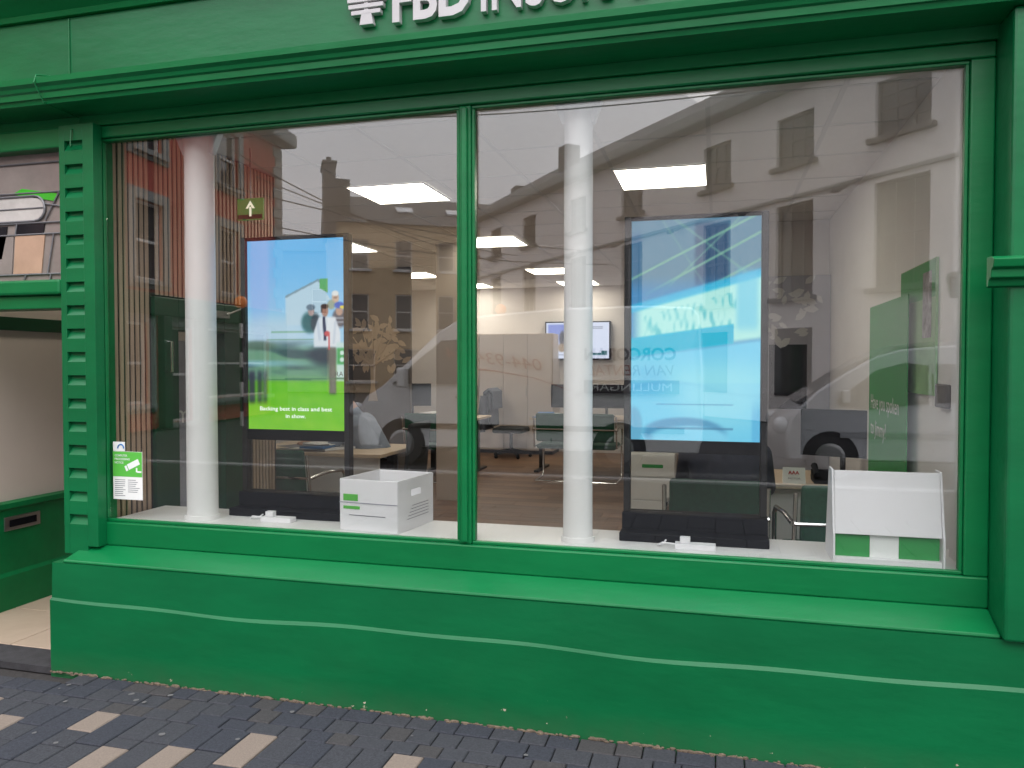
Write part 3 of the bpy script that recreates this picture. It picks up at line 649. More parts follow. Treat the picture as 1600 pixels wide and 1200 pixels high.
def totem(label, x0, ys, fn, m):
    """freestanding portrait display: plinth, two posts, screen"""
    x1 = x0 + .535; t = thing('display_screen', label, 'display', (x0 + .27, ys + .03, .7525), 'portrait display totems in the window')
    obj('plinth', MB().box(x0 - .035, x1 + .035, ys - .11, ys + .09, .753, .79).box(x0 - .033, x1 + .033, ys - .03, ys + .07, .7905, .86), 'black', t, bev=.004)
    for xa in (x0 - .03, x1 + .002): obj('post', MB().box(xa, xa + .028, ys - .003, ys + .045, .8605, 2.135), 'blackm', t, bev=.004)
    fr = MB(); fr.box(x0 - .0015, x1 + .0015, ys, ys + .04, 1.12, 1.172); fr.box(x0 - .0015, x1 + .0015, ys, ys + .04, 2.118, 2.134); fr.box(x0 - .0015, x1 + .0015, ys + .012, ys + .04, 1.1725, 2.1175)
    obj('bezel', fr, 'black', t, bev=.002)
    s = paint_grid('screen', 108, 190, fn, (x0, ys + .0115, 1.173), (1, 0, 0), (0, 0, 1), x1 - x0, .944, m, t)
    obj('lower_glass', MB().box(x0, x1, ys + .015, ys + .021, .861, 1.119), 'cglass', t)
    pl = MB(); pl.box(x0 + .2, x0 + .36, ys - .20, ys - .15, .7525, .775); pl.box(x0 + .22, x0 + .26, ys - .19, ys - .16, .7755, .80); pl.tube([(x0 + .2, ys - .175, .768), (x0 + .15, ys - .19, .775), (x0 + .13, ys - .175, .76), (x0 + .15, ys - .14, .757), (x0 + .16, ys - .115, .77)], .004, 6)
    return t, pl
t1, pl1 = totem('portrait screen showing a cattle show on green grass under blue sky', -2.288, 3.40, farm_show, screen_mat('left_screen_glow', .64))
text('caption', 'Backing best in class and best', 'whitep', t1, (-2.02, 3.409, 1.268), width=.40, height=.020, bold=.01, align='CENTER').data.materials[0] = emit_mat('caption_glow', (.9, .95, .9), .9)
text('caption', 'in show.', 'whitep', t1, (-2.02, 3.409, 1.232), width=.11, height=.020, bold=.01, align='CENTER').data.materials[0] = bpy.data.materials['caption_glow']
text('banner_letters', 'RA', 'ink', t1, (-1.80, 3.409, 1.44), width=.042)
t2, pl2 = totem('portrait screen showing a bright blue roadside sign picture', -.358, 3.35, roadside, screen_mat('right_screen_glow', .66))
tag(obj('power_strip', pl1, 'card', bev=.003), 'small white power adaptor before the cattle show screen', 'adaptor')
tag(obj('power_strip', pl2, 'card', bev=.003), 'small white power adaptor before the blue screen', 'adaptor')

# archive box
bx = thing('storage_box', 'open white cardboard storage box with green print on the window board', 'box', (-1.335, 3.105, .7525))
ang = R(-7); ux = Vector((-math.cos(ang), -math.sin(ang), 0)); uy = Vector((-math.sin(ang) * -1, math.cos(ang), 0)).normalized(); uy = Vector((.13, .99, 0)).normalized(); ux = Vector((-.99, .10, 0)).normalized()
o0 = Vector((-1.345, 3.105, .753)); wX, dY, hZ, th = .295, .33, .232, .006
def pl(a0, a1, b0, b1, z0, z1):
    c = o0 + ux * (a0 + a1) / 2 + uy * (b0 + b1) / 2; c.z = .753 + (z0 + z1) / 2
    return MB().obox(c, ux, uy, (0, 0, 1), abs(a1 - a0) / 2, abs(b1 - b0) / 2, (z1 - z0) / 2)
obj('front_panel', pl(0, wX, 0, th, 0, hZ), 'card', bx, bev=.004); obj('back_panel', pl(0, wX, dY - th, dY, 0, hZ), 'card', bx, bev=.003)
sd = MB()
for (b0, b1, z0, z1) in ((th, dY - th, 0, .15), (th, dY - th, .18, hZ), (th, .12, .1502, .1798), (.21, dY - th, .1502, .1798)):
    q = pl(0, th, b0, b1, z0, z1); sd.add(q.v, q.f)
obj('side_panel', sd, 'card', bx); obj('side_panel', pl(wX - th, wX, th, dY - th, 0, hZ), 'card', bx); obj('bottom_panel', pl(th, wX - th, th, dY - th, 0, .006), 'card', bx)
obj('lid_seam', pl(-.001, wX + .001, -.002, -.0002, .125, .129), 'lilac', bx); obj('printed_line', pl(.06, wX - .05, -.0015, -.0002, .07, .073), 'ink', bx)
obj('green_label', pl(.20, wX - .02, -.0015, -.0002, .135, .165), 'lgreen', bx); obj('green_label', pl(.19, wX - .02, -.0015, -.0002, .098, .112), 'lgreen', bx)
for k in range(5): obj('printed_line', pl(-.0012, -.0002, .08 + .012 * k, .28, .05 + k * .014, .052 + k * .014), 'ink', bx)
# leaflet stand at the right end
ls = thing('leaflet_holder', 'white sloped leaflet holder with green card tray at the right end of the window', 'leaflet holder', (.64, 3.12, .7525))
for xa in (.428, .802):
    obj('end_panel', MB().prism([(3.083, .753), (3.30, .753), (3.22, 1.10), (3.145, 1.10), (3.10, .90), (3.086, .86)], 'x', xa, xa + .008), 'lilac' if xa > 1 else 'card', ls, bev=.002)
obj('front_board', MB().prism([(3.098, .862), (3.108, .86), (3.150, 1.095), (3.140, 1.097)], 'x', .437, .801), 'card', ls, bev=.002)
obj('tray', MB().box(.437, .801, 3.09, 3.22, .753, .775), 'card', ls, bev=.002)
obj('leaflet', MB().box(.44, .56, 3.115, 3.127, .7755, .857), 'mgreen', ls); obj('leaflet', MB().box(.561, .66, 3.1155, 3.1275, .7755, .857), 'whitep', ls); obj('leaflet', MB().box(.661, .797, 3.115, 3.127, .7755, .857), 'mgreen', ls)
# notices on the glass
nt_ = thing('window_notice', 'green and white camera notice stuck low on the left pane', 'notice', (-2.72, 3.064, .85))
obj('sheet', MB().box(-2.800, -2.634, 3.0635, 3.0665, .852, 1.082), 'paper', nt_, bev=.001)
obj('green_field', MB().box(-2.7995, -2.6345, 3.0628, 3.0634, .962, 1.0815), 'lgreen', nt_)
for k, s in enumerate(('COMPUTER', 'PROCESSING', 'NOTICE')): text('heading', s, 'whitep', nt_, (-2.788, 3.0628, 1.058 - k * .017), width=(.072, .086, .05)[k], height=.010, bold=.01)
cm = MB(); cmu = Vector((.9, 0, .42)).normalized(); cmw = Vector((-.42, 0, .9)).normalized()
cm.obox((-2.682, 3.0622, 1.022), cmu, cmw, (0, 1, 0), .034, .014, .0004); cm.obox((-2.722, 3.0622, 1.002), cmu, cmw, (0, 1, 0), .006, .013, .0004)
cm.box(-2.668, -2.660, 3.0618, 3.0625, .985, 1.006); cm.box(-2.660, -2.637, 3.0618, 3.0625, .983, .991)
obj('camera_symbol', cm, 'whitep', nt_)
tl = MB()
for k in range(9):
    for (a, bb) in ((-2.790, -2.725), (-2.715, -2.648)):
        if k > 6 and a > -2.73: continue
        tl.box(a, bb - random.uniform(0, .025), 3.0629, 3.0634, .945 - k * .0095, .9475 - k * .0095)
obj('small_print', tl, 'ink', nt_)
st = thing('window_sticker', 'small white sticker with blue ring above the green notice', 'sticker', (-2.76, 3.064, 1.09))
obj('sheet', MB().box(-2.798, -2.732, 3.0636, 3.0664, 1.084, 1.128), 'paper', st)
obj('ring', MB().tube([(-2.753 + .017 * math.cos(a), 3.0632, 1.097 + .019 * math.sin(a)) for a in np.linspace(0, math.pi, 12)], .0035, 6), 'blue', st)

# ================================================================== ROOM
def light(x, y, lab, first=[None]):
    if first[0] is None:
        t = thing('ceiling_light', lab, 'ceiling light', (0, 0, 0), 'square lit ceiling panels')
        obj('diffuser', MB().box(-.283, .283, -.283, .283, -.008, -.004), 'lamp', t)
        fr = MB()
        for s in (-1, 1): fr.box(s * .284, s * .298, -.298, .298, -.012, -.0045); fr.box(-.283, .283, s * .284, s * .298, -.012, -.0045)
        obj('frame', fr, 'white', t); first[0] = t
    else: t = copy_tree(first[0]); t['label'] = lab
    t.location = (x, y, CZ); return t
for (x, y, lab) in ((-2.24, 5.24, 'large lit ceiling panel above the cattle show screen'), (-.36, 5.24, 'large lit ceiling panel right of the white middle column'),
                    (-2.2, 7.55, 'lit ceiling panel just right of the window mullion'), (-3.9, 7.55, 'lit ceiling panel at the top right corner of the cattle show screen'),
                    (-4.1, 10.1, 'small far lit ceiling panel left of the mullion above the no smoking sign'), (-2.15, 10.1, 'far lit ceiling panel partly behind the middle column'),
                    (-3.78, 12.0 - .3, 'farthest lit ceiling panel beside the mullion'), (-2.06, 12.0 - .3, 'farthest lit ceiling panel right of the middle column')):
    light(x, y, lab)
ex = thing('exit_sign', 'hanging green exit sign with white arrow beside the left column', 'exit sign', (-2.62, 3.95, 2.55))
obj('plate', MB().box(-2.70, -2.53, 3.93, 3.945, 2.335, 2.46), mat('lit_exit_plate', (.03, .15, .05), .5, emit=(.05, .15, .03), estr=.5), ex, bev=.002); 
obj('lower_band', MB().box(-2.695, -2.535, 3.926, 3.9295, 2.34, 2.365), 'dgreen', ex)
ar = MB(); ar.box(-2.617, -2.603, 3.925, 3.9255, 2.355, 2.41); ar.prism([(-2.64, 2.40), (-2.61, 2.445), (-2.58, 2.40), (-2.595, 2.40), (-2.61, 2.42), (-2.625, 2.40)], 'y', 3.9245, 3.9252)
obj('arrow', ar, mat('lit_arrow', (.8, .8, .7), .5, emit=(1, .95, .75), estr=.5), ex); obj('hanger', MB().tube([(-2.615, 3.937, 2.46), (-2.615, 3.937, 2.749)], .004, 6), 'steel', ex)
# pillar
pr = tag(obj('pillar', MB().box(-2.82, -2.57, 7.52, 7.77, FZ, CZ - .001), 'beige', bev=.006), 'square beige pillar standing just left of the mullion', 'pillar')
# mural panels
def leaf(b, cx, cz, y, L, a, wdt=.36):
    d = (math.cos(a), math.sin(a)); n = (-d[1], d[0])
    b.poly([(cx + d[0]*L*t + n[0]*L*w_, y, cz + d[1]*L*t + n[1]*L*w_) for t, w_ in ((0, 0), (.3, -wdt*.45), (.65, -wdt*.4), (1, 0), (.65, wdt*.4), (.3, wdt*.45))])
mp1 = thing('mural_panel', 'dark grey panel with golden tree decal between screen and pillar', 'mural panel', (-4.25, 9.25, FZ))
obj('panel', MB().box(-4.70, -3.81, 9.22, 9.28, FZ, CZ - .001), 'panel', mp1, bev=.003)
b = MB()
b.poly([(-4.40, 9.217, 1.02), (-4.26, 9.217, 1.02), (-4.30, 9.217, 1.2), (-4.29, 9.217, 1.52), (-4.37, 9.217, 1.52), (-4.36, 9.217, 1.2)])
for a in np.linspace(.35, 2.8, 7): b.tube([(-4.33, 9.216, 1.48), (-4.33 + .2*math.cos(a), 9.216, 1.52 + .22*math.sin(a)), (-4.33 + .42*math.cos(a), 9.216, 1.55 + .5*math.sin(a))], [.02, .011, .004], 5)
obj('tree_decal', b, 'gold', mp1); b = MB()
for k in range(95):
    a = random.uniform(-.1, 3.25); r = random.uniform(.15, .62); leaf(b, -4.30 + r*.72*math.cos(a), 1.52 + r*math.sin(a), 9.2165 - k*1e-5, random.uniform(.10, .16), random.uniform(0, 6.3), .5)
o = obj('leaf_decals', b, 'gold', mp1); o['kind'] = 'stuff'
mp2 = thing('mural_panel', 'lilac grey panel with pale leaf decals right of the blue screen', 'mural panel', (.65, 7.1, FZ))
lp_ = MB(); lp_.box(-.2, .44, 7.02, 7.06, FZ, 2.26); lp_.box(.4405, .753, 7.02, 7.06, 1.67, 2.26); lp_.box(.4405, .753, 7.02, 7.06, FZ, 1.11); lp_.box(.7535, .935, 7.02, 7.06, FZ, 2.26)
obj('panel', lp_, 'lilac', mp2)
b = MB()
for k in range(60): leaf(b, random.uniform(-.1, .85), random.uniform(1.72, 2.2), 7.0165 - k*1e-5, random.uniform(.08, .13), random.uniform(0, 6.3), .5)
o = obj('leaf_decals', b, 'pleaf', mp2); o['kind'] = 'stuff'
obj('dark_glass', MB().box(.4405, .753, 7.05, 7.055, 1.11, 1.67), 'sg5', mp2)
# back wall: cupboards, tv, sign
cu = thing('cupboard', 'run of tall beige cupboards along the back wall', 'cupboard', (-3.2, 11.9, FZ))
obj('carcass', MB().box(-4.05, -2.46, 11.72, 12.249, FZ + .06, 1.98), 'cupb', cu); obj('plinth', MB().box(-4.04, -2.47, 11.76, 12.24, FZ, FZ + .06), 'felt', cu)
for k in range(4): obj('cupboard_door', MB().box(-4.046 + k*.397, -4.046 + k*.397 + .392, 11.70, 11.7195, FZ + .065, 1.972), 'cupb', cu, bev=.002)
for k in range(4): obj('cupboard_handle', MB().box(-3.68 + k*.397, -3.672 + k*.397, 11.685, 11.6995, 1.0, 1.15), 'steel', cu)
tv = thing('wall_television', 'wide television on the back wall behind the middle column', 'television', (-2.15, 12.2, 1.57))
obj('bezel', MB().box(-2.68, -1.625, 12.16, 12.249, 1.57, 2.185), 'black', tv, bev=.004)
def tvpic(U, Z):
    C = np.zeros(U.shape + (3,)); C[:] = np.array((205, 212, 235)) / 255
    C = mixc(C, (120, 135, 205), rect(U, Z, .03, .45, .2, .95, .02) * sm(.1, .9, Z)); C = mixc(C, (70, 70, 80), ell(U, Z, .26, .55, .05, .22)); C = mixc(C, (150, 130, 110), ell(U, Z, .25, .3, .07, .12))
    C = mixc(C, (30, 90, 100), rect(U, Z, .73, .97, .10, .15, .006)); C = mixc(C, (30, 90, 100), rect(U, Z, .88, .97, .15, .22, .006))
    for z_ in (.83, .87, .78): C = mixc(C, (90, 95, 110), rect(U, Z, .72, .9, z_, z_ + .012, .004) * .8)
    return mixc(C, (90, 95, 110), rect(U, Z, .04, .3, .1, .115, .004) * .8)
paint_grid('screen', 80, 50, tvpic, (-2.66, 12.158, 1.592), (1, 0, 0), (0, 0, 1), 1.015, .572, screen_mat('tv_glow', .75), tv)
ns = thing('no_smoking_sign', 'no smoking sign with red ring on the far white wall', 'sign', (-4.37, 12.2, 2.07))
obj('plate', MB().box(-4.465, -4.27, 12.235, 12.249, 2.07, 2.345), 'paper', ns)
obj('ring', MB().tube([(-4.367 + .07*math.cos(a), 12.232, 2.235 + .07*math.sin(a)) for a in np.linspace(0, 6.2832, 24)], .009, 6), 'red', ns); obj('ring_bar', MB().tube([(-4.417, 12.231, 2.285), (-4.317, 12.231, 2.185)], .008, 6), 'red', ns)
obj('symbol', MB().box(-4.41, -4.33, 12.2335, 12.2345, 2.225, 2.245), 'ink', ns); obj('text_band', MB().box(-4.45, -4.285, 12.233, 12.2345, 2.085, 2.125), 'red', ns)
# right wall banner and poster
bn = thing('pull_up_banner', 'tall green pull-up banner with white text by the right wall', 'banner', (.9, 4.6, FZ))
obj('sheet', MB().box(.895, .900, 4.10, 5.05, .16, 1.84), 'mgreen', bn); obj('foot', MB().box(.80, .935, 4.08, 5.07, FZ, .155), 'steel', bn, bev=.01)
text('banner_lettering', 'Have you spoken', 'whitep', bn, (.8945, 4.98, 1.24), u=(0, -1, 0), w=(0, 0, 1), width=.72, height=.085); text('banner_lettering', 'to Jimmy?', 'whitep', bn, (.8945, 4.98, 1.09), u=(0, -1, 0), w=(0, 0, 1), width=.42, height=.085)
for (a, c) in ((4.86, .78), (4.60, .77)):
    fg = MB(); fg.tube([(.893, a + .05*math.cos(t), c + .09*math.sin(t)) for t in np.linspace(0, 6.28, 14)], .006, 5); fg.box(.8935, .8945, a - .06, a + .05, c - .2, c - .18)
    obj('outline_figure', fg, 'whitep', bn)
ps = thing('wall_poster', 'pale green poster with dark green heading on the right wall', 'poster', (.93, 4.05, 1.4))
obj('sheet', MB().box(.927, .9385, 3.74, 4.40, 1.36, 1.97), mat('pale_green_print', (.22, .42, .18), .5, var=.3, vscale=4), ps); obj('heading_band', MB().box(.9255, .9268, 3.745, 4.395, 1.80, 1.965), 'mgreen', ps)
obj('portrait_photo', MB().box(.9245, .9254, 3.80, 3.95, 1.62, 1.92), mat('photo_print', (.25, .24, .24), .5, var=.7, vscale=18), ps)
th_ = tag(obj('wall_controller', MB().box(.915, .9385, 3.53, 3.69, 1.315, 1.415), 'stone', bev=.006), 'small grey box on the right wall beside the window edge', 'controller')

# furniture -------------------------------------------------------
def desk(name, label, x0, x1, y0, y1, m='wood', panel=True, ztop=.80, group='office desks'):
    t = thing(name, label, 'desk', ((x0+x1)/2, (y0+y1)/2, FZ), group)
    obj('desk_top', MB().box(x0, x1, y0, y1, ztop - .028, ztop), m, t, bev=.003)
    for xa in (x0 + .05, x1 - .11):
        obj('leg', MB().box(xa, xa + .06, (y0+y1)/2 - .04, (y0+y1)/2 + .04, FZ + .03, ztop - .03), 'blackm', t); obj('foot', MB().box(xa, xa + .06, y0 + .06, y1 - .06, FZ, FZ + .03), 'blackm', t)
    if panel: obj('modesty_panel', MB().box(x0 + .06, x1 - .06, y0 + .10, y0 + .12, .40, ztop - .0285), 'board', t)
    return t
def chair(label, x, y, rz, fab='gfab', first={}):
    """cantilever visitor chair facing +y: padded seat and back on a chrome tube frame"""
    if fab not in first:
        t = thing('visitor_chair', label, 'chair', (0, 0, 0), 'green visitor chairs')
        obj('seat', MB().box(-.24, .24, -.22, .24, .40, .46), fab, t, bev=.025)
        bk = MB(); bk.prism([(-.275, .50), (-.235, .49), (-.275, .84), (-.31, .83)], 'x', -.23, .23)
        obj('backrest', bk, fab, t, bev=.02)
        for s in (-1, 1):
            obj('side_frame', MB().tube([(s*.255, -.30, .80), (s*.255, -.255, .52), (s*.255, -.25, .43), (s*.255, .20, .43), (s*.255, .24, .40), (s*.255, .24, .05), (s*.255, .21, .012), (s*.255, -.22, .012)], .011, 8), 'chrome', t, smooth=50)
            obj('armrest', MB().tube([(s*.262, -.27, .64), (s*.262, -.05, .655), (s*.262, .19, .64), (s*.262, .235, .60), (s*.262, .24, .42)], .013, 8), 'chrome', t, smooth=50)
        obj('rear_bar', MB().tube([(-.255, -.22, .012), (.255, -.22, .012)], .011, 8), 'chrome', t); obj('back_bar', MB().tube([(-.26, -.29, .645), (.26, -.29, .645)], .011, 8), 'chrome', t)
        first[fab] = t
    else: t = copy_tree(first[fab]); t['label'] = label
    t.location = (x, y, FZ); t.rotation_euler = (0, 0, rz); return t
def monitor(label, x, y, z, rz, w=.52, h=.31, first=[None]):
    if first[0] is None:
        t = thing('computer_monitor', label, 'monitor', (0, 0, 0), 'black office monitors')
        obj('panel', MB().box(-w/2, w/2, -.015, .02, .12, .12 + h), 'black', t, bev=.004); obj('stand', MB().tube([(0, .03, 0), (0, .03, .2)], .018, 8), 'blackm', t); obj('stand_base', MB().box(-.11, .11, -.07, .10, 0, .012), 'blackm', t, bev=.004)
        first[0] = t
    else: t = copy_tree(first[0]); t['label'] = label
    t.location = (x, y, z); t.rotation_euler = (0, 0, rz); return t
def clutter(label, x, y, z, n, sx, sy):
    t = thing('paper_pile', label, 'papers', (x, y, z), 'piles of papers on the desks'); hh = z + .001
    for k in range(n):
        a = random.uniform(-.6, .6); c = Vector((x + random.uniform(-sx, sx), y + random.uniform(-sy, sy), hh)); u = (math.cos(a), math.sin(a), 0); w_ = (-math.sin(a), math.cos(a), 0)
        hk = random.choice((.002, .003, .01, .016)); c.z += hk / 2; obj('sheet' if hk < .005 else 'folder', MB().obox(c, u, w_, (0, 0, 1), .105, .148, hk / 2), random.choice(('paper', 'paper', 'card', 'ink', 'blue')), t); hh += hk
    return t
desk('desk', 'wood topped desk under the cattle show screen', -3.75, -2.50, 5.45, 6.25)
clutter('untidy papers on the desk under the cattle show screen', -3.2, 5.75, .80, 9, .22, .12)
chair('green visitor chair in front of the desk under the cattle show screen', -2.93, 4.95, 0)
desk('desk', 'far desk left of the beige pillar with a black monitor', -4.7, -3.45, 9.6, 10.3)
monitor('black monitor on the far desk left of the pillar', -4.1, 10.0, .80, .3); clutter('papers on the far desk left of the pillar', -3.75, 9.85, .80, 6, .12, .1)
chair('green visitor chair left of the beige pillar', -3.33, 8.8, -.2)
desk('desk', 'desk edge just right of the window mullion', -3.75, -2.98, 9.3, 10.1)
desk('desk', 'far desk with two monitors behind the middle column', -2.35, -.95, 9.7, 10.5, m='wood')
monitor('left black monitor on the far desk behind the middle column', -1.88, 10.1, .80, 0); monitor('right black monitor on the far desk beside the blue screen', -1.40, 10.1, .80, 0); clutter('papers on the far desk with two monitors', -2.12, 9.9, .80, 6, .1, .1)
chair('charcoal green chair left of the middle column at the far desk', -1.86, 9.25, 0); chair('charcoal green chair right of the middle column at the far desk', -1.38, 9.25, 0)
oc = thing('office_chair', 'dark swivel office chair with a jacket over its back by the cupboards', 'office chair', (-3.02, 11.3, FZ))
b = MB(); X, Y = -3.02, 11.3
obj('seat', MB().box(X - .24, X + .24, Y - .24, Y + .24, .46, .54), 'gfab2', oc, bev=.03); obj('backrest', MB().prism([(X - .30, .55), (X - .24, .55), (X - .27, 1.08), (X - .33, 1.06)], 'y', Y - .22, Y + .22), 'gfab2', oc, bev=.03)
obj('gas_post', MB().tube([(X, Y, .14), (X, Y, .46)], .026, 10), 'blackm', oc)
for k in range(5):
    a = k * 1.2566 + .3; ft = obj('base_arm', MB().tube([(X, Y, .19), (X + .29*math.cos(a), Y + .29*math.sin(a), .145)], [.03, .018], 8), 'black', oc); obj('castor', MB().ball((X + .29*math.cos(a), Y + .29*math.sin(a), .11), .029, seg=10, rings=6), 'black', ft)
jk = thing('jacket', 'grey blue jacket hung over the swivel office chair', 'jacket', (X - .3, Y, .6))
jm = mat('jacket_cloth', (.06, .068, .09), .9, var=.15, vscale=10, bump=.3, bscale=50)
obj('jacket_body', MB().prism([(X - .37, .50), (X - .345, .50), (X - .355, 1.05), (X - .29, 1.11), (X - .235, 1.06), (X - .22, .82), (X - .205, .82), (X - .215, 1.09), (X - .29, 1.14), (X - .375, 1.08)], 'y', Y - .25, Y + .25), jm, jk, bev=.01)
obj('sleeve', MB().tube([(X - .36, Y - .25, 1.02), (X - .38, Y - .29, .75), (X - .37, Y - .29, .48)], [.05, .055, .045], 10), jm, jk, smooth=60)
# right hand desk group
desk('desk', 'pale desk with white front panel behind the leaflet holder', -.15, .90, 4.92, 5.62, m='wood', ztop=.77)
cd = thing('desk_card', 'small white folded card with red letters on the right desk', 'card', (.47, 5.05, .77)); obj('card', MB().prism([(4.96, .771), (5.04, .771), (5.0, .865)], 'x', .40, .53), 'paper', cd); text('letters', 'AAA', 'red', cd, (.43, 4.977, .825), width=.065, w=(0, .39, .92), bold=.03)
text('small_print', 'MOTOR', 'ink', cd, (.43, 4.964, .795), width=.07, height=.012, w=(0, .39, .92))
monitor('black monitor turned on the right desk before the banner', .80, 5.42, .77, -.35)
pc = thing('desk_phone', 'black desk phone beside the folded card', 'phone', (.64, 5.05, .77)); obj('phone_body', MB().prism([(4.98, .771), (5.16, .771), (5.16, .84), (4.98, .79)], 'x', .58, .74), 'black', pc, bev=.004); obj('handset', MB().tube([(.60, 4.99, .82), (.60, 5.07, .845), (.60, 5.15, .86)], [.022, .016, .022], 8), 'black', pc); 
tag(obj('desk_cable', MB().tube([(.66, 5.16, .775), (.70, 5.25, .776), (.60, 5.32, .777), (.66, 5.42, .776)], .005, 6), 'cable'), 'black cable trailing across the right desk', 'cable')
wc = thing('filing_pedestal', 'white filing pedestal seen under the blue screen', 'pedestal', (-.52, 7.05, FZ)); obj('pedestal_body', MB().box(-.72, -.34, 6.75, 7.0, FZ, .72), 'board', wc, bev=.005)
for k in range(3): obj('drawer', MB().box(-.715, -.345, 6.735, 6.7495, .12 + k*.2, .31 + k*.2), 'board', wc, bev=.003)
obj('green_label', MB().box(-.62, -.44, 6.733, 6.7345, .60, .63), 'mgreen', wc)
chair('dark green visitor chair under the blue screen with a person sitting on it', .0, 4.30, 0)
chair('green chair behind the white leaflet holder at the right desk', .60, 4.25, 0.1)

# people ------------------------------------------------------------
def fuse(name, mb, m, parent, vox=.012, it=4):
    o = obj(name, mb, m, parent)
    r = o.modifiers.new('remesh', 'REMESH'); r.mode = 'VOXEL'; r.voxel_size = vox; r.use_smooth_shade = True
    s = o.modifiers.new('smooth', 'SMOOTH'); s.iterations = it; s.factor = .5
    return o
def limb(b, pts, rs):
    b.tube(pts, rs, 12)
    for p, r in zip(pts, rs): b.ball(p, r * .99, seg=12, rings=8)
def person(label, base, fwd, shirt, lean, hands, headturn=0, group=None):
    """seated figure; base = seat point, fwd = facing; everything laid out in a local frame (f, l, up)"""
    f = Vector(fwd).normalized(); l = Vector((-f.y, f.x, 0)); B0 = Vector(base)
    P = lambda a, b, c: B0 + f * a + l * b + Vector((0, 0, c))
    t = thing('person', label, 'person', (base[0], base[1], FZ))
    ch = P(lean * .45, 0, .36); nk = P(lean * .75, 0, .53); hd = P(lean * .95 + .03, 0, .67)
    tor = MB(); limb(tor, [P(0, 0, .09), P(lean * .2, 0, .22), ch], [.135, .13, .135])
    for s in (-1, 1): limb(tor, [P(lean * .3, s * .07, .24), P(lean * .55, s * .10, .42), P(lean * .62, s * .175, .46)], [.11, .105, .065]); 
    limb(tor, [ch, nk], [.10, .062]); body = MB(); limb(body, [nk, hd], [.055, .058])
    body.ball(hd + f * .012 + Vector((0, 0, .03)), .095, (.98, .85, 1.2), 18, 12); body.ball(hd + f * .04 + Vector((0, 0, -.05)), .062, (.9, .85, .9))
    nose = hd + f * .105 + Vector((0, 0, .0)); body.tube([hd + f * .09 + Vector((0, 0, .045)), nose], [.010, .017], 8)
    for s in (-1, 1): body.ball(hd + l * s * .085 + Vector((0, 0, .01)), .03, (.5, .4, 1), 10, 8)
    tr = MB()
    for s in (-1, 1):
        sh = P(lean * .62, s * .19, .45); h = Vector(hands[0 if s < 0 else 1]); el = (sh + h) / 2 + Vector((0, 0, -.12)) + l * s * .05 - f * .04
        wr = h - (h - el).normalized() * .09; limb(tor, [sh, el, wr + (el - wr) * .08], [.062, .05, .037])
        limb(body, [el, wr], [.034, .026]); d = (h - wr).normalized(); side = d.cross(Vector((0, 0, 1))).normalized()
        limb(body, [wr, wr + d * .045, h], [.026, .032, .034])
        for k in range(4):
            r0 = h + side * (k - 1.5) * .018; L = (.058, .07, .066, .05)[k]; limb(body, [r0, r0 + d * L * .55 + Vector((0, 0, .006)), r0 + d * L + Vector((0, 0, -.018))], [.0095, .009, .0075])
        th0 = wr + d * .04 + side * s * -.026; limb(body, [th0, th0 + d * .03 + side * s * -.022, th0 + d * .06 + side * s * -.026], [.012, .010, .008])
        kn = P(.44, s * .12, .06); limb(tr, [P(.0, s * .09, .07), kn], [.092, .066]); limb(tr, [kn, P(.42, s * .12, -.34)], [.062, .045]); limb(tr, [P(.0, 0, .07), P(0, s * .08, .07)], [.11, .11])
        shoe = MB(); limb(shoe, [P(.40, s * .12, -.375), P(.56, s * .13, -.385)], [.042, .034]); fuse('shoe', shoe, 'black', t, .01)
    fuse('body', body, 'skin', t, .006, 3); fuse('shirt', tor, shirt, t, .012, 6); fuse('trousers', tr, 'trous', t, .012, 5)
    hr = MB(); hr.ball(hd - f * .012 + Vector((0, 0, .062)), .104, (1.0, .9, 1.02), 18, 12); hr.ball(hd - f * .045 + Vector((0, 0, .01)), .082, (.8, .95, 1.1)); fuse('hair', hr, 'hair', t, .009, 2)
    for s in (-1, 1): obj('eye', MB().ball(hd + f * .098 + l * s * .033 + Vector((0, 0, .045)), .009, seg=8, rings=6), 'ink', t)
    obj('mouth', MB().tube([hd + f * .098 - l * .022 + Vector((0, 0, -.045)), hd + f * .103 + Vector((0, 0, -.047)), hd + f * .098 + l * .022 + Vector((0, 0, -.045))], .004, 6), 'red', t)
    return t
person('person in dark navy clothes seated with back to the window behind the blue screen', (.04, 4.33, FZ + .48), (.12, 1, 0), 'navy', .10, [(.24, 4.86, .83), (-.12, 4.85, .83)])
person('person in blue grey shirt leaning over the desk behind the cattle show screen', (-2.72, 5.98, FZ + .48), (-1, -.12, 0), 'shirt', .34, [(-3.25, 6.02, .83), (-3.35, 5.78, .83)])
oc2 = thing('office_chair', 'dark office chair behind the person in the blue grey shirt', 'office chair', (-2.6, 5.98, FZ))
X, Y = -2.66, 5.98
obj('seat', MB().box(X - .25, X + .22, Y - .24, Y + .24, .44, .50), 'gfab2', oc2, bev=.025); obj('backrest', MB().prism([(X + .20, .52), (X + .25, .52), (X + .30, 1.02), (X + .25, 1.02)], 'y', Y - .22, Y + .22), 'gfab2', oc2, bev=.025); obj('gas_post', MB().tube([(X, Y, .14), (X, Y, .44)], .026, 10), 'blackm', oc2)
for k in range(5):
    a = k * 1.2566; obj('base_arm', MB().tube([(X, Y, .18), (X + .29*math.cos(a), Y + .29*math.sin(a), .11)], [.03, .026], 8), 'black', oc2)

